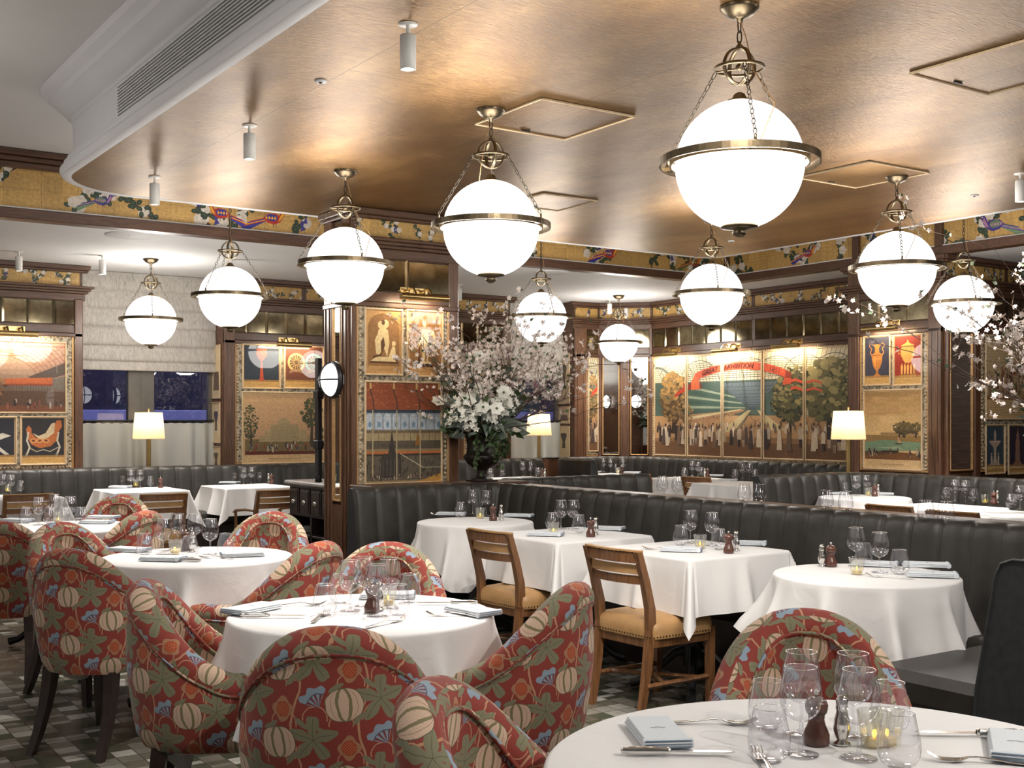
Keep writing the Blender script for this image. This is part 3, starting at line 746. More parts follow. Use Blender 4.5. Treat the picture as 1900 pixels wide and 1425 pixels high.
def art_crowdprint(c,r):
    h=c.y1-c.y0
    c.R(0,0,1,1,PAPER);c.grad(.0,.28,1,.99,s2l((180,150,105)),s2l((220,195,150)),7)
    for k in range(7):c.LN([(0,.95-.035*k),(1,.93-.02*k)],h*.006,s2l((190,165,120)))
    for k in range(14):c.LN([(.04+.07*k,.55),(.3+.03*k,.82)],h*.004,s2l((150,130,95)))
    for k in range(30):c.E(r.random(),.56+.08*r.random(),.02,.03,vary(s2l((150,70,50)),r,.3),7)
    for row,yy in enumerate((.44,.36,.29)):crowd(c,c.X(.0),c.X(1),c.Y(yy),h*.17,20,r,((.5,.38,.24),(.16,.07,.05),(.62,.5,.34),(.35,.20,.12)),.15)
    c.R(0,.24,1,.28,s2l((150,110,70)));c.R(0,0,1,.24,PAPER)
    for k in range(6):c.LN([(.06+.02*(k%2),.20-.03*k),(.95-.03*(k%3),.20-.03*k)],h*.004,s2l((150,118,78)))
def art_sketch(c,r,kind=0):
    h=c.y1-c.y0;c.R(0,0,1,1,s2l((222,200,158)))
    if kind:c.P([(.2,.15),(.85,.15),(.8,.5),(.3,.5)],s2l((120,100,80)))
    else:
        c.P([(.35,.3),(.65,.3),(.6,.5),(.75,.7),(.7,.78),(.3,.78),(.25,.7),(.42,.5)],s2l((90,78,64)))
    for k in range(5):c.LN([(.25,.1+.03*k),(.75,.1+.03*k)],h*.003,s2l((170,145,105)))
def textpoly(c,txt,cx,cy,size,col,rot=0,bend=None,shear=.3):
    cu=bpy.data.curves.new('lettering','FONT');cu.body=txt;cu.size=size;cu.align_x='CENTER';cu.shear=shear;cu.resolution_u=2
    o=bpy.data.objects.new('lettering',cu);COL.objects.link(o);bpy.context.view_layer.update()
    me=o.to_mesh();k,q=math.cos(rot),math.sin(rot)
    pts=[(v.co.x,v.co.y) for v in me.vertices]
    pts=[(cx+x*k-y*q,cy+x*q+y*k+(bend(cx+x*k)-bend(cx) if bend else 0)) for x,y in pts]
    fs=[list(p.vertices) for p in me.polygons];z=c.z+c.n*c.step;c.n+=1
    c.mb.add([(a,b,z) for a,b in pts],fs);c.mb.c.extend([col]*len(fs))
    o.to_mesh_clear();bpy.data.objects.remove(o);bpy.data.curves.remove(cu)
def mural_draw(c,X0,X1,Y0,Y1,r):    # whole picture, clipped to one of its five panels by the canvas
    w=X1-X0;h=Y1-Y0;X=lambda a:X0+w*a;Y=lambda b:Y0+h*b
    def L(p,ww,col,w1=None):c.line([(X(a),Y(b)) for a,b in p],ww,col,w1)
    def P(p,col):c.poly([(X(a),Y(b)) for a,b in p],col)
    def R(a,b,d,e,col):P([(a,b),(d,b),(d,e),(a,e)],col)
    R(0,0,1,1,s2l((196,186,150)));R(0,.72,1,1,s2l((232,218,184)))
    R(0,.36,.78,.74,s2l((74,96,86)));P([(.15,.36),(.62,.42),(.5,.36)],s2l((60,84,74)))
    for k in range(6):
        P([(.16,.42+.055*k),(.50,.45+.02*k),(.50,.46+.02*k),(.16,.45+.055*k)],s2l((150,164,140)) if k%2 else s2l((64,92,80)))
    # receding blue roof
    P([(.36,.72),(.66,.72),(.55,.46),(.52,.46)],s2l((98,112,118)))
    for k in range(15):L([(.36+.0215*k,.72),(.523+.0018*k,.46)],h*.003,s2l((58,70,78)))
    for k in range(12):
        y=.72-.26*(1-(1-k/12)**2);a=(y-.46)/.26;L([(.522-.162*a,y),(.552+.108*a,y)],h*.0035,s2l((50,62,70)))
    # vaulted glass: arcs and ribs
    for k in range(9):
        L([(x,.74+.02*k+.03*math.sin(x*PI)) for x in[i/10 for i in range(11)]],h*.005,s2l((84,84,74)))
    for k in range(52):
        x=k/51;L([(x,1.0),(x+(.5-x)*.05,.86),(x+(.5-x)*.12,.73)],h*.0048,s2l((84,84,74)))
    for k in range(7):L(arc(.13+.13*k,.70,.11,.25,.2,PI*.85,12),h*.007,s2l((84,84,74)))
    L(arc(.02,.66,.09,.24,0,PI*.6,14),h*.02,s2l((86,98,96)))
    R(0,0,1,.40,s2l((182,142,98)));R(0,0,1,.14,s2l((112,80,54)));P([(0,.14),(1,.14),(1,.18),(.4,.2),(0,.17)],s2l((140,104,70)))
    # gallery stands running to the vanishing point
    P([(.22,.28),(.49,.44),(.50,.46),(.12,.40)],s2l((170,132,92)));P([(.37,.24),(.44,.24),(.53,.45),(.51,.45)],s2l((196,178,132)));P([(.44,.24),(.47,.24),(.53,.45)],s2l((96,86,66)))
    P([(.62,.26),(.70,.26),(.57,.45),(.56,.45)],s2l((200,180,134)));P([(.2,.36),(.48,.455),(.48,.465),(.2,.39)],s2l((205,188,144)))
    for k in range(60):
        a=r.random();q=r.random();x=.53+(a-.5)*(.14*(1-q)+.01);y=.24+.21*q;c.ell(X(x),Y(y),w*.0025*(1.2-q),h*.010*(1.3-q),vary((.16,.08,.05),r,.4),5)
    for k in range(60):
        x=r.uniform(.14,.46);c.ell(X(x),Y(.31+(x-.14)*.34+r.uniform(-.01,.02)),w*.002,h*.009,vary((.2,.1,.07),r,.4),5)
    # trees
    autumn=((.05,.03,.014),(.12,.07,.03),(.26,.16,.06),(.46,.27,.09));green=((.022,.022,.010),(.05,.05,.02),(.12,.11,.04),(.30,.25,.10))
    blobtree(c,X(.115),Y(.60),w*.15,h*.52,autumn,r,(.04,.025,.015),150,Y(.22));blobtree(c,X(.19),Y(.42),w*.07,h*.2,autumn,r,None,40)
    blobtree(c,X(.71),Y(.56),w*.15,h*.44,green,r,(.04,.03,.02),130,Y(.24));blobtree(c,X(.66),Y(.50),w*.07,h*.2,green,r,None,40);blobtree(c,X(.74),Y(.78),w*.10,h*.14,green,r,None,40)
    blobtree(c,X(.89),Y(.62),w*.22,h*.56,green,r,(.04,.03,.02),190,Y(.25));blobtree(c,X(.985),Y(.72),w*.1,h*.45,green,r,None,70)
    # ribbon
    red=s2l((206,82,48));redd=s2l((140,44,28));yb=lambda a:.745+.10*math.sin(max(0,min(1,(a-.235)/.46))*PI)**.8
    xs=[.235+.46*i/24 for i in range(25)]
    P([(a,yb(a)) for a in xs]+[(a,yb(a)+.075) for a in xs[::-1]],red)
    P([(.215,.66),(.262,.665),(.262,.75),(.235,.81),(.215,.74)],s2l((214,104,58)));P([(.262,.665),(.275,.68),(.27,.75)],redd)
    P([(.18,.64),(.215,.67),(.215,.73),(.19,.70),(.17,.74)],redd);P([(.12,.58),(.19,.66),(.18,.70),(.13,.63)],s2l((176,60,38)))
    P([(.695,.745),(.722,.70),(.722,.79),(.695,.82)],redd);P([(.68,.68),(.722,.69),(.722,.74),(.69,.745)],red)
    for o_ in(0,-.07):P([(.72,.72+o_)]+[(.72+.02*i,.73+o_+.012*math.sin(i*1.5)-.004*i) for i in range(8)]+[(.72+.02*i,.70+o_+.012*math.sin(i*1.5)-.002*i) for i in range(7,-1,-1)],red)
    bend=lambda x:h*yb((x-X0)/w)
    for txt,a in(("GREAT",.315),("EXHIBITION",.465),("1851.",.645)):
        textpoly(c,txt,X(a),Y(yb(a)+.014),h*.070,(.07,.010,.008),0,bend,.35)
    # crowds, back to front
    pal=((.035,.025,.025),(.06,.04,.035),(.55,.44,.32),(.62,.50,.36),(.15,.09,.06),(.22,.13,.08))
    crowd(c,X(.01),X(.99),Y(.25),h*.085,60,r,pal,.25)
    crowd(c,X(.01),X(.42),Y(.12),h*.17,34,r,pal,.2);crowd(c,X(.36),X(.60),Y(.11),h*.19,14,r,pal,.15);crowd(c,X(.55),X(.97),Y(.09),h*.21,17,r,pal,.13)
# ---------------------------------------------------------------- framed prints
def print_thing(fr,x0,x1,y0,y1,label,draw,group=None,fw=.016,z=.030,coatmat='art'):
    w=x1-x0;h=y1-y0
    t=thing('framed_print',label,'picture',group=group,M=fr@T((x0+x1)/2,y0,z))
    f=MB();a=w/2
    f.box(-a,a,0,fw,0,.018,.004);f.box(-a,a,h-fw,h,0,.018,.004);f.box(-a,-a+fw,fw,h-fw,0,.018,.004);f.box(a-fw,a,fw,h-fw,0,.018,.004)
    f.build('gilt_frame',M['giltp'],t)
    c=Canvas(-a+fw*.6,fw*.6,a-fw*.6,h-fw*.6,PAPER,z0=.004);draw(c);c.build('print_sheet',M[coatmat],t);return t
def mount_thing(fr,x0,x1,y0,y1,label,wood=True):
    t=thing('print_panel',label,'wall panel',M=fr@T((x0+x1)/2,y0,0));a=(x1-x0)/2;h=y1-y0
    m=MB().box(-a,a,0,h,.012,.028,.003);m.build('marbled_mount',M['mount'],t)
    b=MB()
    for q in((-a-.02,-a,-.02,h+.02),(a,a+.02,-.02,h+.02),(-a,a,-.02,0),(-a,a,h,h+.02)):b.box(*q,.0,.035,.005)
    b.build('bead_moulding',M['gilt'],t)
    if h>.8:     # egg and dart strip round the edge
        e=MB();n=int(h/.035)
        for i in range(n):
            for s_ in(-1,1):e.sphere(.011,8,5,0,T(s_*(a-.018),(i+.5)*h/n,.028))
        n=int(2*a/.035)
        for i in range(n):
            for yy in(.018,h-.018):e.sphere(.011,8,5,0,T(-a+(i+.5)*2*a/n,yy,.028))
        e.build('beading',M['giltp'],t)
    return t
# picture light
def mk_picture_light(w=.42):
    t=thing('picture_light','brass tube picture light','picture light')
    ts=MB().tube([(-w/2,0,.17),(w/2,0,.17)],.026,14).build('tube_shade',M['brassb'],t)
    for s_ in(-1,1):
        b=MB()
        b.tube([(s_*.07,.06,.0),(s_*.07,.075,.06),(s_*.07,.07,.12),(s_*.07,.02,.165)],.008,8);b.lathe([(0,0),(.016,0),(.018,.03),(0,.035)],10,0,T(s_*.07,.055,.0))
        b.build('bracket',M['brassb'],t)
    MB().box(-w*.42,w*.42,-.016,.006,.141,.1445,.0).build('lamp_strip',M['strip'],ts)
    MB().box(-.12,.12,.03,.09,-.004,.008,.002).build('back_plate',M['brassb'],t)
    return t
PL=Proto(mk_picture_light())
def picture_light(fr,x,y,label,power=9,w=.42):
    t=PL.put((0,0,0),0,label);t.matrix_world=fr@T(x,y,.03)
    l=bpy.data.lights.new('picture_lamp_light','AREA');l.shape='RECTANGLE';l.size=w*.8;l.size_y=.03;l.energy=power*.24;l.color=(1,.78,.50)
    o=bpy.data.objects.new('picture_lamp_light',l);COL.objects.link(o);o.matrix_world=fr@T(x,y-.02,.03+.125)@RX(-PI/2+.55)
    return t
# ---------------------------------------------------------------- wood entablature over a stretch of wall
def entab(fr,x0,x1,seed,ends=(0,0),frz=True,mir=True,top=3.05,label='',mirror_label='',frz_h=(2.83,2.985),tile=.235):
    m=MB();e0,e1=ends
    m.box(x0,x1,2.30,top-.001,0,.02,0)
    # crown
    for a,b,d in((top-.05,top-.001,.07),(top-.075,top-.05,.05),(2.985,top-.075,.03)):m.box(x0-e0*d,x1+e1*d,a,b,.0,.02+d,.006)
    # cornice
    for a,b,d in((2.805,2.83,.10),(2.78,2.805,.075),(2.755,2.78,.05),(2.68,2.755,.022)):m.box(x0-e0*d,x1+e1*d,a,b,.0,.02+d,.006)
    m.box(x0,x1,2.34,2.425,0,.035,.006);m.box(x0,x1,2.30,2.34,0,.05,.006)
    trim(m,M['woodh'],fr)
    if frz:
        n=max(1,round((x1-x0)/1.1));w=(x1-x0)/n
        for i in range(n):
            a=x0+w*i+.03;b=x0+w*(i+1)-.03
            c=frieze(-(b-a)/2,(b-a)/2,0,frz_h[1]-frz_h[0]-.004,seed+i*7)
            o=c.build('painted_frieze',M['frz'],None,fr@T((a+b)/2,frz_h[0]+.002,.022));tag(o,label+((', '+['leftmost','second','third','fourth','fifth','sixth'][i]+' section from its left end') if n>1 else ''),'painted frieze')
    if mir:
        t=thing('mirror_strip',mirror_label,'mirror',M=fr@T((x0+x1)/2,2.43,.02));a=(x1-x0)/2-.03
        n=max(1,int(2*a/tile));w=2*a/n
        for i in range(n):
            q=MB();xx=-a+w*(i+.5)
            q.box(xx-w/2+.002,xx+w/2-.002,0,.245,.0,.010,.006);q.build('bevelled_mirror_tile',M['aged'],t)
            if i:
                g=MB();y=0.0
                g.add([(xx-w/2-.02,0.01,.012),(xx-w/2,-.0,.02),(xx-w/2+.02,.01,.012),(xx-w/2+.02,.235,.012),(xx-w/2,.25,.02),(xx-w/2-.02,.235,.012)],[(0,1,4,5),(1,2,3,4)])
                g.build('bevelled_bar',M['aged'],t)
def upright(fr,x0,x1,y0=0,y1=3.0,d=.05):
    m=MB().box(x0,x1,y0,y1,0,d,.008)
    w=x1-x0
    if w>.10:
        m.box(x0+w*.2,x0+w*.32,y0,min(y1,2.3),d,d+.008,.003);m.box(x1-w*.32,x1-w*.2,y0,min(y1,2.3),d,d+.008,.003)
    trim(m,M['wood'],fr)
# ---------------------------------------------------------------- room shell
HC=3.05;HT=3.60
V0=12.7;VW=13.1;UR=10.7;UP=9.95;VP=7.03
def sbox(name,mat,*a):return struct(MB().box(*a),name,mat)
sbox('floor',M['floor'],-3.2,13.2,-5.2,13.3,-.1,0)
sbox('wall_left',M['grey'],-3.2,-3.0,-5.2,13.3,0,3.7)
sbox('wall_front',M['grey'],-3.0,13.2,-5.2,-5.0,0,3.7)
sbox('wall_far_right',M['wood'],13.0,13.2,-5.0,VP,0,3.7)
sbox('ceiling',M['grey'],-3.2,13.3,-5.2,13.3,HT,3.7)
# low white ceiling round the room
m=MB();m.box(-3.0,UP+.0,10.0,VW+.1,HC,HC+.1);m.box(UP,13.0,-5.0,VW+.1,HC,HC+.1);struct(m,'ceiling_perimeter',M['white'])
w1=uV(152,V0);w1b=4.78;w2=uV(945,V0);w2b=9.74
m=MB()
m.box(-3.0,w1,V0,VW,0,HC);m.box(w1b,w2,V0,VW,0,HC);m.box(w2b,UR+.3,V0,VW,0,HC)
m.box(w1,w1b,VW-.12,VW,0,.9);m.box(w2,w2b,VW-.12,VW,0,.9)
struct(m,'wall_back',M['wood'])
sbox('wall_right',M['wood'],UR,UR+.3,8.0,V0,0,HC)
vq=vU(1578,UP)
sbox('wall_pier',M['wood'],UP,UR+.3,VP,vq,0,HC)
sbox('wall_side_right',M['wood'],UP+.02,13.0,VP+.001,VP+.25,0,HC)
# boundary of the raised ceiling: beam, painted frieze, crown
m=MB();m.box(-3.0,UP+.1,9.97,10.12,HC-.001,HC+.085,.006);m.box(UP-.03,UP+.12,-5.0,9.97,HC-.001,HC+.085,.006);trim(m,M['woodh'])
m=MB()
for a,b,d in((3.46,3.51,.03),(3.51,3.55,.06),(3.55,3.60,.10)):
    m.box(-3.0,UP,10.0-d,10.1,a,b-.001,.008);m.box(UP-d,UP+.1,-5.0,10.0,a,b-.001,.008)
m.box(-3,UP,10.03,10.12,3.1,3.5);m.box(UP+.03,UP+.12,-5,10.1,3.1,3.5)
for px in(1588,1742):
    v=vU(px,UP);m.box(UP-.02,UP+.05,v-.04,v+.04,3.10,3.50,.005)
trim(m,M['woodh'])
names=['far left end','left of the grey plaster corner','above the left window','behind the left hanging globes','left of the central pillar','behind the central pillar','behind the middle globe','above the flower urn','near the far corner']
edges=[-3.0,.6,1.95,3.3,4.7,6.1,7.3,8.6,UP]
BD={1:[(-.35,True,1,.7),(.5,False,2,.8)],2:[(.10,False,1,.8)],3:[(-.25,True,0,1.0),(.25,False,0,1.1)],4:[(.5,False,2,1.0)],5:[(-.1,False,0,1.0)],6:[(.25,False,0,1.1)],7:[(.2,False,2,1.0)]}
for i in range(len(edges)-1):
    a,b=edges[i],edges[i+1]
    c=frieze(-(b-a)/2,(b-a)/2,0,.34,40+i,BD.get(i,()))
    o=c.build('painted_frieze',M['frz'],None,FV(10.03,(a+b)/2)@T(0,3.125,.004));tag(o,'gilt bird frieze under the far ceiling edge, '+names[i],'painted frieze')
ve=[9.98,vU(1588,UP)+.04,vU(1742,UP)+.02,5.0,3.0]
for i in range(4):
    a,b=ve[i],ve[i+1];L=a-b-.06
    c=frieze(-L/2,L/2,0,.34,140+i,{0:[(.3,False,0,.9)],1:[],2:[(-.45,True,1,1.2)],3:[]}[i])
    o=c.build('painted_frieze',M['frz'],None,FU(UP+.03,(a+b)/2)@T(0,3.125,.004));tag(o,'gilt bird frieze along the right ceiling edge, '+['next to the far corner','between the two wooden posts','with the violet bird','beyond the right picture edge'][i],'painted frieze')
# dropped gold ceiling with white moulded sides
RA,RB,RV=1.93,8.30,8.55
def outline(off=0):
    pts=[];r=.62
    a=RA-off;pts.append((a,-4.6))
    rr=r+off
    for i in range(13):
        t=PI-PI/2*i/12;pts.append((RA+r+rr*math.cos(t),RV-r+rr*math.sin(t)))
    r2=.22;rr=r2+off
    for i in range(7):
        t=PI/2-PI/2*i/6;pts.append((RB-r2+rr*math.cos(t),RV-r2+rr*math.sin(t)))
    pts.append((RB+off,-4.6));return pts
prof=[(-.045,3.05),(0,3.046),(.016,3.052),(.028,3.070),(.030,3.09),(.020,3.108),(.004,3.113),(.004,3.140),(-.012,3.146),(-.018,3.175),(-.040,3.190),(-.055,3.20),(-.055,3.40),(-.045,3.405),(-.045,3.43),(-.02,3.44),(.01,3.47),(.03,3.50),(.07,3.52),(.08,3.55),(.13,3.57),(.15,3.599)]
P=[[(x,y,z) for x,y in outline(o)] for o,z in prof]
m=MB();m.grid(P,0,True);o=struct(m,'ceiling_raft_edge',M['mould'])
sol=o.modifiers.new('es','EDGE_SPLIT');sol.split_angle=math.radians(32)
pg=outline(-.046);m=MB();m.add([(x,y,3.0502) for x,y in pg],[list(range(len(pg)))[::-1]]);o=struct(m,'ceiling_raft',M['gold'])
# air grille on the raft side
gv0=vU(220,RA+.055);gv1=gv0-3.2
t=thing('air_grille','long slatted air grille in the white ceiling side, upper left','air grille',M=FU(RA+.054,(gv0+gv1)/2)@T(0,3.215,0));L=(gv0-gv1)/2
MB().box(-L,L,0,.17,.0005,.002).build('dark_backing',M['black'],t)
for i in range(10):
    MB().box(-L,L,.002+i*.018,.009+i*.018,.001,.010).build('slat',M['mould'],t)
# hatches and small ceiling fittings
def hatch(px,py,size,label,z=HC,mat='gold'):
    u,v=pt(px,py,z)
    t=thing('ceiling_hatch',label,'access hatch',(u,v,z-.001));s_=size/2
    f=MB();w=.007
    for q in((-s_,s_,-s_,-s_+w),(-s_,s_,s_-w,s_),(-s_,-s_+w,-s_,s_),(s_-w,s_,-s_,s_)):f.box(q[0],q[1],q[2],q[3],-.012,0,.002)
    f.build('hatch_frame',M['giltp'] if mat=='gold' else M['mould'],t)
    hd=MB().box(-s_+w,s_-w,-s_+w,s_-w,-.005,0).build('hatch_door',M[mat],t)
    MB().box(-.03,.03,s_-.05,s_-.04,-.012,-.004,.002).build('latch',M['black'],hd)
hatch(1028,221,.62,'square ceiling hatch framed in brass, right of the second hanging globe')
hatch(1022,374,.50,'square hatch in the gold ceiling behind the second hanging globe')
hatch(1600,323,.60,'square ceiling hatch just left of the right hanging globe')
hatch(1872,124,.62,'square ceiling hatch at the upper right edge of the gold ceiling')
hatch(1560,16,.5,'faint ceiling hatch at the top right of the gold ceiling') if 0 else None
for i,(px,py) in enumerate(((595,150),(1808,362),(1357,447))):
    u,v=pt(px,py,HC);t=thing('ceiling_sensor','small round sensor set in the gold ceiling, '+('near the left spot lamps','near the right edge above the right frieze','behind the nearest hanging globe')[i],'sensor',(u,v,HC),0)
    MB().lathe([(0,-.008),(.022,-.008),(.03,-.004),(.03,0)],18).build('rim',M['mould'],t);MB().lathe([(0,-.014),(.008,-.012),(.01,-.008)],10).build('sensor_lens',M['black'],t)
for i,(px,py,r) in enumerate(((240,436,.20),(1025,505,.20))):
    u,v=pt(px,py,HC);t=thing('speaker_panel','flush round white ceiling plate, '+('left of the left hanging globes','above the small globe over the flowers')[i],'ceiling plate',(u,v,HC))
    MB().lathe([(0,-.006),(r*.9,-.006),(r*.93,-.002),(r,-.008),(r,0)],36).build('plate',M['white'],t);MB().lathe([(0,-.01),(.012,-.009),(.014,-.005)],10).build('centre_screw',M['grey'],t)
# ---------------------------------------------------------------- windows
def window(fr,x0,x1,lab,mull):
    t=MB();a,b=x0,x1
    n=1 if mull else 2
    fm=MB()
    for q in((a,a+.05,.9,3.05),(b-.05,b,.9,3.05),(a,b,.9,.97),(a,b,2.98,3.05)):fm.box(q[0],q[1],q[2],q[3],-.05,.02,.004)
    for (m0,m1) in mull:
        fm.box(m0,m1,.95,3.0,-.05,.03,.006);c_=(m0+m1)/2;fm.box(c_-.006,c_+.006,.95,3.0,.03,.034)
    o=struct(fm,'window_%d'%lab,M['bronze'],fr)
    g=MB();g.box(a,b,.95,3.0,-.02,-.014);o2=g.build('window_pane',M['pane'],o)
fw=FV(VW-.06,0)
window(fw,w1,w1b,1,[(uV(236,VW-.06),uV(285,VW-.06))])
window(fw,w2,w2b,2,[])
# blind
def blind(x0,x1,V,label):
    t=thing('roman_blind',label,'blind',M=FV(V,0)@T((x0+x1)/2,0,0));a=(x1-x0)/2
    zt=3.045;P=[];folds=[3.045,2.86,2.86,2.66,2.66,2.45,2.45,2.25,2.25,2.06,2.06,1.985]
    n=40
    ys=[];d=[]
    seg=[(3.045,2.85),(2.85,2.65),(2.65,2.45),(2.45,2.25),(2.25,2.08),(2.08,1.985)]
    for i,(p,q) in enumerate(seg):
        for k in range(5):
            f=k/4;ys.append(p+(q-p)*f);d.append(.012+.022*math.sin(f*PI*.55)+(.0 if k else -.006))
    for y,dd in zip(ys,d):P.append([(-a+2*a*i/n,y,dd+.003*math.sin(i*2.3+y*9)) for i in range(n+1)])
    MB().grid(P[::-1],0,True).build('fabric',M['blind'],t)
    MB().box(-a,a,1.975,1.99,.0,.03,.005).build('hem_bar',M['blind'],t)
    return t
blind(w1+.005,w1b-.005,VW-.16,'crinkled pale linen roman blind half lowered in the left window')
blind(w2+.005,w2b-.005,VW-.16,'linen roman blind in the second window, hidden behind flowers and globes')
def cafe(x0,x1,V,label,rlabel):
    t=thing('cafe_curtain',label,'curtain',M=FV(V,0)@T((x0+x1)/2,0,0));a=(x1-x0)/2
    n=int(2*a*70);P=[]
    for y in(1.40,1.38,1.36,1.2,1.05,.92):
        k=(1.40-y)/.48
        P.append([(-a+2*a*i/n,y+(.004*math.sin(i*.9) if y>1.39 else 0),.0+(.012+.028*k)*math.sin(i*.40+math.sin(i*.13)*1.5)) for i in range(n+1)])
    MB().grid(P[::-1],0,True).build('curtain_fabric',M['sheer'],t)
    b=MB()
    t2=thing('curtain_rail',rlabel,'curtain rail',M=FV(V,0)@T((x0+x1)/2,1.425,0))
    b.tube([(-a,0,0),(a,0,0)],.010,10);b.build('rod',M['black'],t2)
    k=int(2*a/.16)
    for i in range(k):MB().torus(.016,.0025,14,5,0,T(-a+(i+.5)*2*a/k,-.004,0)@RY(PI/2)).build('ring',M['black'],t2)
cafe(w1+.01,w1b-.01,VW-.14,'gathered cream cafe curtain across the lower left window','black curtain rod with rings across the left window')
cafe(w2+.01,w2b-.01,VW-.14,'cream cafe curtain in the narrow glimpse of window behind the flowers','black curtain rod behind the flower arrangement')
# street outside
t=thing('street_building','dark brick building with pale lit band seen outside through the windows','building',(0,0,0))
brk=simple('night brick',(.06,.055,.06),.8,0,12,.4,.01)
MB().box(-4,14,17,17.3,-.3,7).build('facade',brk,t)
for z in(1.42,2.5):MB().box(-4,14,16.93,17,z,z+.16,.01).build('stone_band',simple('pale stone',(.5,.5,.6),.8,0,8,.1),t)
for i in range(12):
    MB().box(-3.6+i*1.45,-2.6+i*1.45,16.96,17.02,1.62 if 1 else 0,2.4).build('window_opening',M['pane'],t)
sbox('street_ground',simple('pavement',(.12,.12,.13),.8,0,6,.2),-6,16,13.35,17,-.35,-.3)
# ---------------------------------------------------------------- pendant globes
def mk_pendant(drop=.62,nm='with short chain'):
    t=thing('globe_pendant','globe','pendant lamp',(0,0,0))
    MB().sphere(.25,48,28).build('opal_globe',M['globe'],t)
    b=MB()
    for R,w_,hh in((.309,.006,.014),(.268,.006,.014)):
        n=64;P=[]
        for i in range(n):
            a=2*PI*i/n;c,s_=math.cos(a),math.sin(a)
            P.append([((R+dx)*c,(R+dx)*s_,.012+dz) for dx,dz in((-w_/2,-hh),(w_/2,-hh),(w_/2,hh),(-w_/2,hh))])
        b.grid(P,0,False,None,None,True,True)
    for k in range(3):
        b.box(.262,.312,-.014,.014,.002,.022,.002,0,RZ(k*2*PI/3))
        b.lathe([(0,.02),(.007,.02),(.007,.045),(.004,.05),(0,.05)],8,0,RZ(k*2*PI/3)@T(.300,0,0))
    b.build('equator_ring',M['brass'],t)
    MB().lathe([(0,-.285),(.012,-.284),(.024,-.275),(.030,-.266),(.022,-.256),(.040,-.252),(.074,-.246),(.072,-.236),(.06,-.234)],28).build('bottom_cap',M['brass'],t)
    MB().lathe([(.05,.244),(.048,.252),(.03,.258),(.022,.275),(.010,.283),(0,.285)],22).build('top_cap',M['brass'],t)
    c=MB();zc=.385
    for rz in(0,PI/2):c.torus(.070,.006,36,8,0,T(0,0,zc)@RZ(rz+.4)@RX(PI/2),zs=1.6)
    c.torus(.096,.0045,40,6,0,T(0,0,zc-.008),zs=1.5)
    for k in range(3):c.tube([(0,0,zc-.008),(math.cos(k*2.094)*.096,math.sin(k*2.094)*.096,zc-.008)],.004,6)
    c.sphere(.016,12,8,0,T(0,0,zc-.004));c.lathe([(0,.0),(.012,.003),(.014,.012),(.006,.02),(.006,.03)],12,0,T(0,0,zc+.068))
    c.build('armillary_cage',M['brass'],t)
    def link(mb,p,q,l,w_,r,tw):
        p=Vector(p);q=Vector(q);d=(q-p).normalized();mid=(p+q)/2
        z=d;x=z.orthogonal().normalized();y=z.cross(x)
        Mx=Matrix(((x.x,y.x,z.x,mid.x),(x.y,y.y,z.y,mid.y),(x.z,y.z,z.z,mid.z),(0,0,0,1)))@RZ(tw)
        pts=[]
        for i in range(10):
            a=2*PI*i/10;pts.append((w_*math.cos(a),0,l*math.sin(a)+ (l*.35 if math.sin(a)>0 else -l*.35)*.6))
        mb.tube(pts,r,5,0,Mx,closed=True)
    for k in range(3):
        ch=MB();a=k*2*PI/3;p=Vector((.098*math.cos(a),.098*math.sin(a),zc-.012));q=Vector((.300*math.cos(a),.300*math.sin(a),.05))
        n=15
        for i in range(n):
            u=p+(q-p)*((i)/n);v=p+(q-p)*((i+1)/n);link(ch,u,v,(q-p).length/n*.47,.0075,.0020,PI/2*(i%2))
        ch.build('chain',M['chain'],t)
    ch=MB();z0=zc+.092;z1=drop-.055;n=max(2,int((z1-z0)/.030))
    for i in range(n):link(ch,(0,0,z0+(z1-z0)*i/n),(0,0,z0+(z1-z0)*(i+1)/n),(z1-z0)/n*.50,.010,.0028,PI/2*(i%2))
    ch.build('hanging_chain',M['chain'],t)
    MB().lathe([(0,drop-.066),(.012,drop-.064),(.014,drop-.05),(.030,drop-.046),(.055,drop-.034),(.070,drop-.016),(.076,drop-.010),(.076,drop-.001)],32).build('ceiling_rose',M['brass'],t)
    MB().tube([(.01,.0,drop-.05),(.018,.02,.50),(.03,.05,.36),(.22,.09,.18),(.30,.02,.03)],.0020,6).build('lamp_cable',M['gilt'],t)
    return t
PD=Proto(mk_pendant());PDL=Proto(mk_pendant(1.17))
pend=[(1372,306,0,0,'largest and nearest hanging opal globe, top right of the room'),(911,424,0,178,'second largest hanging opal globe, at the middle of the gold ceiling'),(641,494,0,28,'hanging opal globe in front of the central wooden pillar'),
(427,552,1,-25,'hanging opal globe on a long chain between the left blind and the pillar'),(280,595,0,20,'hanging opal globe in front of the linen blind at far left'),
(1664,500,0,-12,'large hanging opal globe at right, overlapping the smaller globe beside the blossom'),(1320,548,0,0,'hanging opal globe below the corner of the gold ceiling, above the mural'),(1004,590,1,22,'hanging opal globe above the flower arrangement'),
(1148,637,0,-10,'smallest hanging opal globe, near the far corner mirrors'),(1788,565,1,-3,'hanging opal globe partly behind pink blossom at far right')]
gl=[]
def globe_light(u,v,z):
    l=bpy.data.lights.new('globe_lamp_light','POINT');l.energy=33;l.color=(1,.95,.885);l.shadow_soft_size=.2515;l.use_soft_falloff=False
    o=bpy.data.objects.new('globe_lamp_light',l);COL.objects.link(o);o.location=(u,v,z)
for px,py,lg,rz,lab in pend:
    u,v=pt(px,py,2.43);gl.append((u,v))
    (PDL if lg else PD).put((u,v,2.43),math.radians(rz-124.5),lab,None);globe_light(u,v,2.43)
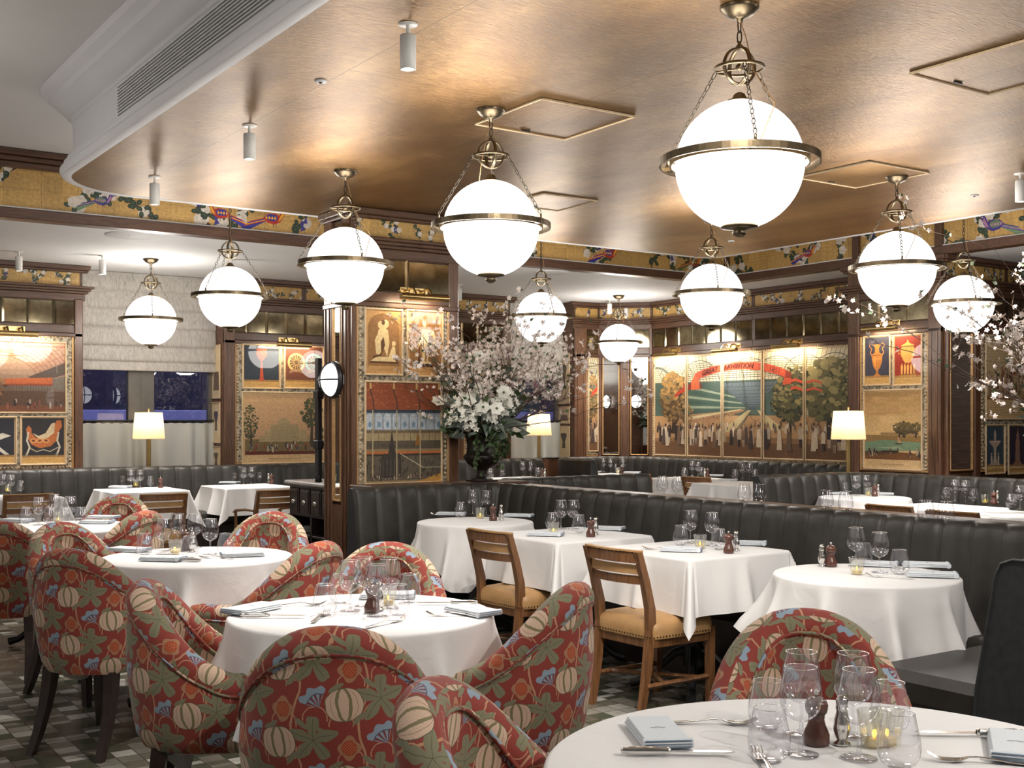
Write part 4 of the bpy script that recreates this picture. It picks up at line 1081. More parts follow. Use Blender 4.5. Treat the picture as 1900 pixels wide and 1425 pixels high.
for i,(u,v) in enumerate(((gl[0][0],gl[0][1]-2.05),(gl[0][0],gl[0][1]-4.1),(gl[5][0],gl[5][1]-3.0),(gl[5][0],gl[5][1]-6.0),(.2,7.2),(.2,3.2))):
    hi=u<RA
    (PDL if hi else PD).put((u,v,2.43),.4*i,'added hanging opal globe, out of view, for light and reflections','added globes out of view');globe_light(u,v,2.43)  # extra globes added outside the view for fill light and reflections
# ---------------------------------------------------------------- spot lamps
def mk_spot():
    t=thing('spot_lamp','spot','spot lamp',(0,0,0))
    MB().lathe([(0,-.004),(.038,-.005),(.040,-.001),(.040,0)],26).build('mounting_disc',M['card'],t)
    MB().tube([(0,0,-.002),(0,0,-.045)],.008,10).build('stem',M['card'],t)
    MB().lathe([(0,-.045),(.031,-.046),(.033,-.05),(.033,-.185),(.028,-.187),(.024,-.175)],28).build('lamp_body',M['card'],t)
    MB().lathe([(0,-.178),(.024,-.178)],20).build('lens',M['bulb'],t);return t
SP=Proto(mk_spot())
def spot(u,v,z,lab,power,ang=62,grp=None,col=(1,.92,.84),aim=None):
    SP.put((u,v,z),0,lab,grp)
    l=bpy.data.lights.new('spot_lamp_light','SPOT');l.energy=power;l.spot_size=math.radians(ang);l.spot_blend=.55;l.shadow_soft_size=.022;l.color=col
    o=bpy.data.objects.new('spot_lamp_light',l);COL.objects.link(o);o.location=(u,v,z-.19)
    if aim:o.rotation_euler=(Vector(aim)-Vector(o.location)).to_track_quat('-Z','Y').to_euler()
for px,py,z,lab,pw in((757,45,HC,'white spot lamp nearest the camera, top of the gold ceiling',190),(463,233,HC,'white spot lamp at mid left of the gold ceiling',170),(287,328,HC,'white spot lamp nearest the curved ceiling corner',170),
    (35,467,HC,'white spot lamp under the low ceiling at the far left edge',120),(190,474,HC,'white spot lamp under the low ceiling, left of the blind globe',150),(852,528,HC,'white spot lamp just right of the central pillar top',150),(1131,557,HC,'white spot lamp beside the smallest globe',150),(1162,562,HC,'white spot lamp just behind the smallest globe',100)):
    u,v=pt(px,py,z);spot(u,v,z,lab,pw)
for u,v,pw in((uV(430,11.3),11.3,170),(6.2,11.3,90),(uV(1335,10.6),10.6,150)):spot(u,v,HC,'added white spot lamp under the low ceiling, hidden behind a globe or beam',pw,62,'added hidden spot lamps')  # extra spots added for the far tables, tucked out of sight
u,v=pt(1893,322,HC);spot(u,v,HC,'cream spot lamp cut by the right edge of the photo',230,60,None,aim=(8.3,5.7,.7))
for u,v,pw,aim in((8.2,4.2,230,(8.4,6.8,.7)),(2.7,2.6,120,(4.15,4.6,.75)),(2.3,2.9,100,(4.2,6.2,.75)),(3.0,1.4,110,(4.2,3.3,.75)),(2.2,-.6,190,(1.83,1.51,.75))):
    spot(u,v,HC,'added white spot lamp out of view, aimed at the tables','x' and pw,60,'added spot lamps out of view',aim=aim)  # unseen spots added to brighten the tables and nearby chairs
# ---------------------------------------------------------------- panelled walls
R_=random.Random(5)
def RV_(px0,y0,px1,y1,V):    # rectangle on a wall v=V from its left top and right bottom
    a,b=uV(px0,V),uV(px1,V);return a,b,hgt(y1,(zV(px0,V)+zV(px1,V))/2),hgt(y0,(zV(px0,V)+zV(px1,V))/2)
def RU_(px0,y0,px1,y1,U):
    zc=(zU(px0,U)+zU(px1,U))/2;return -vU(px0,U),-vU(px1,U),hgt(y1,zc),hgt(y0,zc)
FB=FV(V0)
# left pier
ca=(uV(1110,V0),V0);cb=(UR,vU(1211,UR))
p1=uV(136,V0)
entab(FB,1.15,w1,300,(0,1),label='gilt frieze over the left wall pier beside the blind',mirror_label='strip of antiqued mirror tiles above the left prints')
upright(FB,p1,w1,0,2.7,.05)
a,b,c_,d=RV_(-75,627,132,868,V0);mount_thing(FB,a,b,.93,2.31,'marbled panel holding the three prints at the far left')
def prt(fr,rect,label,draw,**k):print_thing(fr,rect[0],rect[1],rect[2],rect[3],label,draw,**k)
prt(FB,RV_(-62,632,122,767,V0),'large print of an iron hall with an orange banner, far left wall',lambda c:art_redhall(c,random.Random(3)))
prt(FB,RV_(-62,772,30,863,V0),'dark print with a pale leaping figure, cut by the left edge of the photo',lambda c:art_urn(c,R_,s2l((34,36,46)),(.6,.5,.4),7))
prt(FB,RV_(35,772,122,863,V0),'dark print of an orange carved cradle seat at far left',lambda c:art_urn(c,R_,s2l((44,42,44)),(.6,.35,.2),6))
picture_light(FB,uV(22,V0),2.30,'brass tube picture light over the far left print',14,.86)
# return side of second pier
FS=FU(w1b,0)
prs=((395,410,640,740,'narrow framed drawing, topmost on the pier side right of the blind'),(395,410,746,822,'narrow framed drawing, middle one on the pier side right of the blind'),(395,410,828,880,'narrow framed drawing, lowest on the pier side right of the blind'))
for i,(q0,q1,ya,yb,lb) in enumerate(prs):
    za=zU(402,w1b);prt(FS,(-VW+.06,-V0-.05,hgt(yb,za),hgt(ya,za)),lb,lambda c,i=i:art_sketch(c,R_,i==0),fw=.01,z=.004)
# second pier
entab(FB,w1b,w2,320,(1,1),label='gilt frieze over the wall between the two windows',mirror_label='strip of antiqued mirror tiles above the glass hall print')
upright(FB,w1b,uV(434,V0),0,2.7,.05)
p2=uV(612,V0);mount_thing(FB,uV(437,V0),p2,.95,2.31,'marbled panel holding prints left of the central pillar')
prt(FB,RV_(447,638,519,722,V0),'dark blue print with a red vase, left of the pillar',lambda c:art_urn(c,R_,s2l((40,52,66)),s2l((190,80,50)),4))
prt(FB,RV_(524,640,600,722,V0),'brown print of two carved discs, left of the pillar',lambda c:art_urn(c,R_,s2l((110,60,42)),s2l((150,120,90)),5))
prt(FB,RV_(446,727,600,860,V0),'wide print of a glass building among trees, left of the pillar',lambda c:art_land(c,random.Random(8)))
picture_light(FB,uV(533,V0),2.30,'brass tube picture light over the glass building print',14,.80)
upright(FB,p2+.03,p2+.20,0,2.3,.05);upright(FB,uV(842,V0),uV(856,V0),0,2.3,.05)
mount_thing(FB,uV(860,V0),uV(926,V0),.95,2.31,'marbled panel behind the flower arrangement');prt(FB,RV_(866,640,922,740,V0),'print half hidden by the blossom branches',lambda c:art_hall(c,random.Random(9)))
prt(FB,RV_(866,748,922,868,V0),'print low behind the flower urn',lambda c:art_land(c,random.Random(12)))
upright(FB,uV(930,V0),w2,0,2.7,.05)
# third pier
FS3=FU(w2b,0)
for i,(ya,yb) in enumerate(((655,750),(754,786),(790,850))):
    za=zU(1053,w2b);prt(FS3,(-VW+.06,-V0-.05,hgt(yb,za),hgt(ya,za)),['tall narrow drawing, topmost on the pier right of the flowers','small narrow drawing, middle one on the pier right of the flowers','narrow figure drawing, lowest on the pier right of the flowers'][i],lambda c,i=i:art_sketch(c,R_,i==1),fw=.01,z=.004)
entab(FB,w2b,ca[0],340,(1,0),label='gilt frieze over the narrow pier near the far corner',mirror_label='antiqued mirror tiles above the corner mirror on the back wall')
upright(FB,w2b,uV(1085,V0),0,2.7,.05)
mount_thing(FB,uV(1086,V0)+.01,uV(1110,V0),.95,2.31,'narrow marbled panel near the far corner');prt(FB,RV_(1088,664,1107,838,V0),'tall narrow print beside the far corner mirror',lambda c:mural_draw(c,c.x0-.2,c.x1+1.6,c.y0,c.y1,random.Random(4)))
def wall_mirror(fr,x0,x1,y0,y1,label):
    t=thing('wall_mirror',label,'mirror',M=fr@T((x0+x1)/2,y0,0));a=(x1-x0)/2;h=y1-y0
    MB().box(-a+.014,a-.014,.014,h-.014,.022,.027,.003).build('mirror_glass',M['mirror'],t)
    f=MB()
    for q in((-a,-a+.016,0,h),(a-.016,a,0,h),(-a,a,0,.016),(-a,a,h-.016,h)):f.box(*q,.0,.04,.004)
    f.build('mirror_frame',M['gilt'],t)
# angled corner with two mirrors
cl=math.hypot(cb[0]-ca[0],cb[1]-ca[1])
FK=FR((ca[0],ca[1],0),(cb[0]-ca[0],cb[1]-ca[1],0))
struct(MB().box(0,cl,0,HC,-.3,0),'wall_corner',M['wood'],FK)
entab(FK,0,cl,350,label='gilt frieze over the angled mirror corner',mirror_label='antiqued mirror tiles above the two corner mirrors')
def tk(px):      # where column px meets the angled corner
    best=min(((abs((lambda x,z:x/z*F+CX-px)(*r2c(ca[0]+(cb[0]-ca[0])*k/200,ca[1]+(cb[1]-ca[1])*k/200))),k) for k in range(201)));return cl*best[1]/200
upright(FK,0,tk(1117),0,2.7,.05);upright(FK,tk(1151),tk(1169),0,2.7,.05);upright(FK,tk(1205),cl,0,2.7,.05)
wall_mirror(FK,tk(1118),tk(1150),.95,2.31,'tall narrow mirror in the angled corner, left of its post')
wall_mirror(FK,tk(1170),tk(1204),.95,2.31,'tall narrow mirror in the angled corner, right of its post')
# right wall with the five part mural
FRt=FU(UR,0)
xa=lambda px:-vU(px,UR)
entab(FRt,-cb[1],-vU(1400,UR),360,label='gilt frieze above the left half of the mural',mirror_label='antiqued mirror tiles above the left half of the mural')
entab(FRt,-vU(1400,UR),-vU(1578,UR)+.15,380,label='gilt frieze above the right half of the mural',mirror_label='antiqued mirror tiles above the right half of the mural')
X0,X1=xa(1217),xa(1585)+.05
ys=(.955,2.285)
mount_thing(FRt,X0-.03,X1+.03,.93,2.31,'long marbled panel behind the five part exhibition mural')
cuts=[X0,xa(1278),xa(1344),xa(1419),xa(1497),X1]
for i in range(5):
    a,b=cuts[i]+.008,cuts[i+1]-.008
    def dr(c,a=a,b=b):
        m_=(a+b)/2;mural_draw(c,X0-m_,X1-m_,.01,ys[1]-ys[0]-.01,random.Random(77))
    print_thing(FRt,a,b,ys[0],ys[1],'mural section '+['with the autumn tree, leftmost of five','with the start of the red ribbon and glass galleries','in the centre with EXHIBITION on the ribbon','with 1851. on the ribbon and a green tree','with the big green trees, rightmost of five'][i],dr,group=None,fw=.018)
for px,lb in((1255,'leftmost brass picture light over the mural'),(1365,'middle brass picture light over the mural'),(1478,'rightmost brass picture light over the mural')):
    picture_light(FRt,xa(px),2.31,lb,16,.80)
# pier at right
FP=FU(UP,0);xp=lambda px:-vU(px,UP)
entab(FP,xp(1578),-VP,400,(1,1),label='gilt frieze over the right wooden pier',mirror_label='antiqued mirror tiles above the two vase prints',tile=.30)
upright(FP,xp(1578),xp(1599),0,3.0,.05);upright(FP,xp(1727),-VP,0,3.0,.05)
mount_thing(FP,xp(1602),xp(1724),.93,2.31,'marbled panel on the right pier behind the vase prints')
prt(FP,RU_(1606,622,1657,716,UP),'blue print of a golden two handled vase on the right pier',lambda c:art_urn(c,R_,s2l((58,58,76)),s2l((205,130,60)),0))
prt(FP,RU_(1661,620,1716,716,UP),'red print of a gilded urn on the right pier',lambda c:art_urn(c,R_,s2l((150,44,24)),s2l((190,140,70)),1))
prt(FP,RU_(1606,722,1716,872,UP),'large sepia print of a lake with trees on the right pier',lambda c:art_land(c,random.Random(21),True))
picture_light(FP,xp(1655),2.36,'brass tube picture light over the vase prints on the right pier',10,.62)
# wall to the right of the pier
FQ=FV(VP)
entab(FQ,UP,13.0,420,(1,0),label='gilt frieze on the right hand wall behind the blossom',mirror_label='antiqued mirror tiles at the right edge above the crowd print')
wall_mirror(FQ,uV(1757,VP),uV(1800,VP),.93,2.31,'tall mirror on the wall right of the right pier')
upright(FQ,UP,uV(1755,VP),0,2.7,.05) ;upright(FQ,uV(1801,VP),uV(1812,VP),0,2.7,.05)
mount_thing(FQ,uV(1815,VP),uV(1990,VP),.93,2.31,'marbled panel at the right edge behind the crowd print')
prt(FQ,RV_(1822,632,1975,779,VP),'wide print of a dense crowd above lines of text, right edge',lambda c:art_crowdprint(c,random.Random(31)))
prt(FQ,RV_(1822,787,1859,880,VP),'small blue print of a carved centrepiece, lower right wall',lambda c:art_urn(c,R_,s2l((56,76,90)),s2l((190,170,150)),2))
prt(FQ,RV_(1864,787,1901,880,VP),'small dark print of a tall carved column, lower right wall',lambda c:art_urn(c,R_,s2l((50,42,60)),s2l((176,130,110)),3))
prt(FQ,RV_(1906,787,1975,880,VP),'dark print beyond the right edge',lambda c:art_urn(c,R_,s2l((50,42,60)),s2l((176,130,110)),2))
# ---------------------------------------------------------------- central pillar
PU0,PU1,PV0,PV1=4.02,4.975,8.0,8.46
sbox('wall_pillar',M['wood'],PU0+.03,PU1-.02,PV0+.03,PV1,0,HC-.001)
FC=FV(PV0+.03)
entab(FC,PU0+.01,PU1,500,(1,1),label='gilt frieze on the front of the central pillar',mirror_label='two antiqued mirror tiles on the front of the central pillar',tile=.44)
upright(FC,PU0+.005,uV(662,PV0),0,3.0,.04);upright(FC,uV(832,PV0),PU1,0,3.0,.04)
mount_thing(FC,uV(665,PV0),uV(830,PV0),.92,2.31,'marbled panel on the front of the central pillar')
prt(FC,RV_(675,572,747,697,PV0),'sepia print of a seated sculpture group on the pillar, upper left',lambda c:art_statue(c,0,R_))
prt(FC,RV_(753,575,822,700,PV0),'sepia print of a standing statue on the pillar, upper right',lambda c:art_statue(c,1,R_))
prt(FC,RV_(675,707,820,898,PV0),'large print of a red roofed iron hall on the central pillar',lambda c:art_hall(c,random.Random(14)))
picture_light(FC,uV(768,PV0),2.38,'brass tube picture light at the top of the central pillar',9,.46)
FCL=FU(PU0+.03,0);xc=lambda px:-vU(px,PU0)
entab(FCL,-PV1,-PV0-.03,520,frz=False,mir=False)
upright(FCL,-PV1,xc(617),0,3.0,.04);upright(FCL,xc(634),-PV0-.035,0,3.0,.04)
MBx=MB().box(xc(617),xc(634),0,.78,0,.03);trim(MBx,M['wood'],FCL)
wall_mirror(FCL,xc(617)+.005,xc(634)-.005,.80,2.9,'narrow tall mirror on the left side of the central pillar')
# bulkhead lamp
def bulkhead(fr,x,y,label):
    t=thing('bulkhead_lamp',label,'wall lamp',M=fr@T(x,y,.045))
    MB().lathe([(0,0),(.135,0),(.145,.008),(.145,.03),(.13,.035)],32).build('back_ring',M['black'],t)
    m_=emis('lit bulkhead glass',(1,.97,.93),2.2);MB().sphere(.128,32,18,0,T(0,0,.03),1,1,.75).build('glass_dome',m_,t)
    b=MB();b.tube(arc3(.134,0),.007,6);b.tube(arc3(.134,1),.007,6);b.torus(.13,.011,36,8,0,T(0,0,.034));b.build('guard_bars',M['black'],t)
def arc3(r,ax):
    return [((r*math.cos(a) if ax==0 else 0),(r*math.cos(a) if ax else 0),.03+r*.78*math.sin(a)) for a in[PI*i/16 for i in range(17)]]
bulkhead(FCL,xc(626),hgt(705,zU(626,PU0)),'round caged bulkhead lamp on the left side of the pillar')
bulkhead(FR((PU1-.02,0,0),(0,1,0)),8.22,1.80,'round caged bulkhead lamp on the right side of the pillar, seen only in mirrors')
bulkhead(FR((0,PV1,0),(-1,0,0)),-4.5,1.80,'round caged bulkhead lamp on the rear of the pillar, seen only in mirrors')
# iron bar
_u,_v=pz(591,9.40)
t=thing('iron_rail','black upright iron bar on brackets at the left of the pillar','iron bar',(_u,_v,0))
MB().box(-.02,.02,-.03,.03,.98,1.93,.005).build('bar',M['black'],t)
for z in(1.22,1.62):
    MB().box(.0,.17,-.014,.014,z,z+.03,.004).box(-.03,.03,-.04,.04,z-.02,z+.05,.006).build('bracket',M['black'],t)
MB().lathe([(0,.93),(.03,.935),(.025,.96),(.035,.98),(.02,1.0)],12).build('foot_socket',M['black'],t)
# dado band
# table lamps
def mk_lamp():
    t=thing('column_lamp','lamp','table lamp',(0,0,0))
    MB().lathe([(0,0),(.07,0),(.07,.018),(.03,.026),(.024,.035)],24).build('lamp_base',M['brassb'],t)
    P=[]
    m_=MB();n=32
    for z in(.03,.40):P.append([((.021+(.002 if i%2 else 0))*math.cos(2*PI*i/n),(.021+(.002 if i%2 else 0))*math.sin(2*PI*i/n),z) for i in range(n)])
    m_.grid(P,0,False,None,None,False,True);m_.lathe([(.03,.0),(.03,.02)],16,0,T(0,0,.40));m_.build('fluted_column',M['brassb'],t)
    n=48;P=[]
    for z,r in((.40,.160),(.41,.162),(.67,.138),(.68,.136)):P.append([((r+(.003 if i%2 else 0))*math.cos(2*PI*i/n),(r+(.003 if i%2 else 0))*math.sin(2*PI*i/n),z) for i in range(n)])
    sh=MB().grid(P,0,True,None,None,False,True).build('pleated_shade',M['shade'],t)
    r_=MB();r_.torus(.161,.003,40,6,0,T(0,0,.402));r_.torus(.137,.003,40,6,0,T(0,0,.678));r_.build('shade_trim',M['giltp'],sh)
    MB().lathe([(0,.68),(.006,.68),(.006,.695),(.012,.70),(.010,.715),(0,.72)],12).build('finial',M['brassb'],t)
    MB().sphere(.028,14,10,0,T(0,0,.54)).build('light_bulb',M['bulbs'],t)
    return t
LP=Proto(mk_lamp())
def lamp(u,v,z,lab):
    LP.put((u,v,z),0,lab)
    l=bpy.data.lights.new('lamp_light','POINT');l.energy=4.5;l.color=(1,.80,.55);l.shadow_soft_size=.05
    o=bpy.data.objects.new('lamp_light',l);COL.objects.link(o);o.location=(u,v,z+.60)
zz=12.35;u,v=pz(276,zz);lamp(u,v,hgt(765,zz)-.68,'lit table lamp with pleated cream shade in front of the left window')
zz=11.35;u,v=pz(1574,zz);lamp(u,v,hgt(762,zz)-.68,'lit table lamp with pleated cream shade left of the right pier')
zz=15.2;u,v=pz(1000,zz);lamp(u,v,hgt(768,zz)-.68,'table lamp with cream shade half hidden behind the flowers')
# ---------------------------------------------------------------- banquettes
def roundpath(pts,rad,step=.03):
    pts=[Vector((*p,0)) for p in pts];out=[]
    for i,p in enumerate(pts):
        if 0<i<len(pts)-1:
            a=(pts[i-1]-p).normalized();b=(pts[i+1]-p).normalized();r=min(rad,(pts[i-1]-p).length*.49,(pts[i+1]-p).length*.49)
            p0=p+a*r;p1=p+b*r;n=9
            for k in range(n+1):
                t=k/n;out.append(p0*(1-t)**2+p*2*t*(1-t)+p1*t*t)
        else:out.append(p)
    res=[];L=0;d=[0]
    for i in range(1,len(out)):d.append(d[-1]+(out[i]-out[i-1]).length)
    tot=d[-1];n=int(tot/step)
    for k in range(n+1):
        s_=tot*k/n;j=0
        while j<len(d)-2 and d[j+1]<s_:j+=1
        f=(s_-d[j])/max(1e-9,d[j+1]-d[j]);res.append((out[j]+(out[j+1]-out[j])*f,s_))
    R=[]
    for i,(p,s_) in enumerate(res):
        a=res[max(0,i-1)][0];b=res[min(len(res)-1,i+1)][0];t=(b-a).normalized();R.append((p,Vector((t.y,-t.x,0)),s_))
    return R,tot
def banquette(pts,label,side=1,top=.95,chan=.17,rad=.35,seat=True,endcaps=True,depth=.62):
    # pts: rear line; side=+1 -> sitting side to the right of travel
    path,tot=roundpath(pts,rad,.0142);t=thing('banquette',label,'banquette seat',(0,0,0))
    pr=[(0,.02),(0,top-.035),(.012,top-.01),(.035,top),(.075,top+.002),(.105,top-.012),(.122,top-.04),(.132,top-.09),(.15,top-.2),(.18,.52),(.185,.42)]
    nch=max(1,round(tot/chan));ch=tot/nch
    P=[];uv=[]
    for p,n,s_ in path:
        ph=(s_/ch)%1.0;g=math.sin(PI*ph);k=abs(g)**.32
        row=[];ru=[]
        for i,(o,z) in enumerate(pr):
            w=0 if i<2 else (.5 if i in(2,3) else 1)
            dd=(k-1)*.034*w
            oo=o+(dd if i>=5 else 0);zz=z+(dd*.5 if 2<=i<=6 else 0)
            q=p+n*side*oo;row.append((q.x,q.y,zz));ru.append((s_,z))
        P.append(row);uv.append(ru)
    m=MB();m.grid(P,0,True,uv)
    if endcaps:
        for row in(P[0],P[-1]):m.add(row+[(row[0][0]*.5+row[-1][0]*.5,row[0][1]*.5+row[-1][1]*.5,.02),],[list(range(len(row)+1))],1,False)
    m.build('channelled_back',[M['leather'],M['leatherb']],t)
    if seat:
        pr2=[(.13,.47),(.17,.485),(.30,.50),(depth-.06,.50),(depth-.02,.492),(depth,.47),(depth+.002,.40),(depth-.01,.36),(.13,.36)]
        P=[[(lambda q:(q.x,q.y,z))(p+n*side*o) for o,z in pr2] for p,n,s_ in path]
        m=MB();m.grid(P,0,True)
        for row in(P[0],P[-1]):m.add(row,[list(range(len(row)))],1,False)
        m.build('seat_cushion',[M['leather'],M['leatherb']],t)
        pr3=[(.0,.37),(depth-.05,.37),(depth-.05,.0),(0,0)]
        P=[[(lambda q:(q.x,q.y,z))(p+n*side*o) for o,z in pr3] for p,n,s_ in path]
        m=MB();m.grid(P,0,False)
        for row in(P[0],P[-1]):m.add(row,[[0,1,2,3]],0,False)
        m.build('plinth',M['cab'],t)
    return t
banquette([(3.80,7.62),(5.08,7.62),(5.08,2.35)],'long grey channelled leather banquette running from the pillar to the right edge')
banquette([(7.05,8.12),(5.45,8.12)],'short grey leather banquette behind the main one, left of centre',side=-1,seat=True)
banquette([(7.60,7.30),(8.98,7.30),(8.98,3.4)],'curved grey leather banquette in front of the right pier',rad=.5)
banquette([(-.9,12.25),(8.85,12.25)],'grey leather banquette along the back wall under the windows')
banquette([(8.98,11.35),(8.98,12.25),(10.28,12.25),(10.28,8.0)],'grey leather banquette curving round the far corner under the mural',rad=.4)
# ledges behind the seats
def ledge(*a):trim(MB().box(*a,.006),M['woodh'])
ledge(-.9,8.9,12.26,12.69,0,.83);ledge(w1+.02,w1b-.02,12.69,12.95,0,.80);ledge(10.29,UR-.06,8.4,12.1,0,.86);ledge(w2b,10.1,12.26,12.64,0,.86)
ledge(9.00,UP-.06,7.04,8.3,0,.83);ledge(9.0,10.6,3.0,7.0,0,.83)
ledge(4.0,5.42,7.64,7.99,0,.945);ledge(5.10,5.42,2.2,7.63,0,.925);ledge(5.44,5.9,8.14,8.5,0,.925) if 0 else None
# booth wing at the right edge
def wing():
    t=thing('booth_end','dark leather booth end panel and seat at the far right edge','banquette seat',(0,0,0))
    u0=3.64;u1=5.05
    prof=[(1.95,0),(1.95,.90),(1.98,.945),(2.05,.957),(2.30,.957),(2.345,.94),(2.365,.90),(2.44,.5),(2.45,.36),(2.45,0)]
    m=MB();n=len(prof)
    m.add([(u0,v,z) for v,z in prof]+[(u1,v,z) for v,z in prof],[list(range(n))]+[[i,(i+1)%n,(i+1)%n+n,i+n] for i in range(n-1)],0,False)
    m.build('back_panel',M['leatherb'],t)
    e=MB();e.tube([(u0,v,z) for v,z in prof[:-1]],.006,6);e.build('piping',M['leatherb'],t)
    s_=MB();s_.box(u0+.005,4.44,2.36,2.92,.36,.50,.035);s_.build('seat_cushion',M['leather'],t)
    b=MB();b.box(u0+.02,4.44,2.36,2.90,.0,.37,.01);b.build('seat_base',M['leatherb'],t)
wing()
# ---------------------------------------------------------------- tub armchair
def mk_tub():
    t=thing('tub_armchair','chair','armchair',(0,0,0))
    w=.265;yb=-.03;N=56
    # plan path from front left, round the back, to front right
    pl=[]
    def plan(s_):   # s in -1..1
        a=abs(s_);sg=1 if s_>0 else -1
        if a<.60:
            th=a/.60*PI/2;x=math.sin(th)**.92*w;y=yb-.275*math.cos(th)**.92
        else:
            f=(a-.60)/.40;x=w+(.012*f);y=yb+f*.26
        return Vector((sg*x,y,0))
    def top(s_):
        a=abs(s_)
        k=min(1,a/.74);return .600+.275*(.5+.5*math.cos(PI*k**1.08))**.92
    S=[-1+2*i/N for i in range(N+1)]
    pts=[plan(s_) for s_ in S];arcl=[0]
    for i in range(1,N+1):arcl.append(arcl[-1]+(pts[i]-pts[i-1]).length)
    nor=[]
    for i in range(N+1):
        d=pts[min(N,i+1)]-pts[max(0,i-1)];d.normalize();nor.append(Vector((-d.y,d.x,0)))   # inward normal? fixed below
    for i in range(N+1):
        if nor[i].dot(Vector((0,.05,0))-pts[i])>0:nor[i]=-nor[i]   # outward
    zs=[.345,.352,.38,.45,.54,.63,.72,.80,.88,.95,1.0]
    P=[];uv=[]
    for i in range(N+1):
        T_=top(S[i])-.052;row=[];ru=[]
        for j in range(12):
            f=j/11;z=.35+(T_-.35)*f
            tap=.90+.10*min(1,f*1.6)**.8
            inset=.012 if j==0 else 0
            q=pts[i]*tap+nor[i]*(.004+.012*math.sin(PI*min(1,f*.9))-inset)
            row.append((q.x,q.y+.0,z));ru.append((arcl[i],z))
        P.append(row);uv.append(ru)
    m=MB();m.grid(P,0,True,uv)
    # underside
    m.add([r[0] for r in P],[list(range(N+1))[::-1]],0,False)
    # inner shell
    P=[];uv=[]
    for i in range(N+1):
        T_=top(S[i])-.05;row=[];ru=[]
        for j in range(8):
            f=j/7;z=.42+(T_-.42)*f
            q=pts[i]-nor[i]*(.085-.012*math.sin(PI*f));row.append((q.x,q.y,z));ru.append((arcl[i]+.07,z+.11))
        P.append(row);uv.append(ru)
    m.grid(P,0,True,uv)
    m.build('upholstered_shell',M['fabric'],t)
    # front arm faces + rolled top as one swept roll
    path=[];
    for i in range(N+1):path.append(pts[i]-nor[i]*.036+Vector((0,0,top(S[i])-.040)))
    front0=[Vector((path[0].x,path[0].y+.0,z)) for z in(.35,.40,.46,.51)]
    front1=[Vector((path[-1].x,path[-1].y,z)) for z in(.51,.46,.40,.35)]
    def ext(pp,ff):return ff
    e0=path[0]+Vector((0,.022,-.030));e1=path[-1]+Vector((0,.022,-.030))
    full=[Vector((e0.x,e0.y+.006,z)) for z in(.35,.42,.48)]+[e0]+path+[e1]+[Vector((e1.x,e1.y+.006,z)) for z in(.48,.42,.35)]
    R=[.040]*3+[.044]+[.047+.006*math.cos(S[i]*PI/2) for i in range(N+1)]+[.044]+[.040]*3
    rt=MB().tube(full,R,16).build('rolled_top',M['fabric'],t)
    # piping under the roll, outside and inside
    for off,dz in((.012,-.056),(-.090,-.050)):
        pp=[pts[i]+nor[i]*off+Vector((0,0,top(S[i])+dz)) for i in range(N+1)]
        MB().tube(pp,.0055,6).build('piping',M['fabric'],rt)
    # seat
    P=[];uv=[]
    n=36
    for j,(k,z) in enumerate(((1.0,.40),(1.02,.45),(.98,.475),(.86,.488),(.5,.498),(.05,.50))):
        row=[];ru=[]
        for i in range(n):
            a=2*PI*i/n;c_,s_=math.cos(a),math.sin(a)
            x=.178*k*(abs(c_)**.6)*(1 if c_>0 else -1);y=.03+.235*k*(abs(s_)**.6)*(1 if s_>0 else -1)
            row.append((x,y,z));ru.append((x+.5,y+z+.3))
        row.append(row[0]);ru.append(ru[0]);P.append(row);uv.append(ru)
    m=MB();m.grid(P,0,True,uv)
    m.build('seat_cushion',M['fabric'],t)
    MB().box(-.20,.20,.18,.262,.35,.43,.015).build('front_rail',M['fabric'],t)
    # legs
    for sx in(-1,1):
        for back in(0,1):
            mb=MB();secs=[]
            for k in range(5):
                f=k/4;z=.36*(1-f);s_=.026-.010*f
                if back:cx=sx*(.155+.02*f);cy=-.185-.085*f*f-.02*f
                else:cx=sx*.205;cy=.205+.01*f
                secs.append([(cx-s_,cy-s_,z),(cx+s_,cy-s_,z),(cx+s_,cy+s_,z),(cx-s_,cy+s_,z)])
            mb.grid(secs,0,False,None,None,False,True);mb.add(secs[-1],[[0,1,2,3]]);mb.build('leg',M['mahog'],t)
    return t
TUB=Proto(mk_tub())
def cang(X,z,tx,tz):      # rotation so that local +y points from (X,z) to the table, in room axes
    u0,v0=c2r(X,z);u1,v1=c2r(tx,tz);return math.atan2(v1-v0,u1-u0)-PI/2
def tub(X,z,tx,tz,lab,dr=0):
    u,v=c2r(X,z);return TUB.put((u,v,0),cang(X,z,tx,tz)+dr,lab)
tables={'A':(.65,2.27),'B':(-.53,4.12),'C':(-1.57,5.83),'D':(-2.86,7.45)}
tub(-.49,3.36,-.53,4.12,'patterned tub armchair nearest the front, seen squarely from behind')
tub(-.99,4.02,-.53,4.20,'patterned tub armchair at the left side of the middle round table',-.25)
tub(-.04,4.02,-.53,4.2,'patterned tub armchair at the right side of the middle round table')
tub(-.55,4.97,-.53,4.1,'patterned tub armchair behind the glasses of the middle round table')
tub(-1.80,5.22,-1.6,5.83,'patterned tub armchair at left with its back and dark legs fully visible')
tub(-2.20,6.12,-1.57,5.9,'patterned tub armchair at the left side of the second round table',-.2)
tub(-1.10,5.38,-1.62,5.62,'patterned tub armchair at the right side of the second round table, seen in profile')
tub(-1.46,6.72,-1.57,5.83,'patterned tub armchair behind the second round table near the sideboard')
tub(-2.46,7.15,-2.86,7.3,'patterned tub armchair at the right side of the far left round table')
tub(-2.86,8.30,-2.86,7.4,'patterned tub armchair behind the far left round table, before the banquette tables')
tub(-2.84,6.62,-2.86,7.45,'patterned tub armchair cut by the left edge of the photo',.1)
tub(.80,3.12,.65,2.27,'patterned tub armchair behind the large front right table')
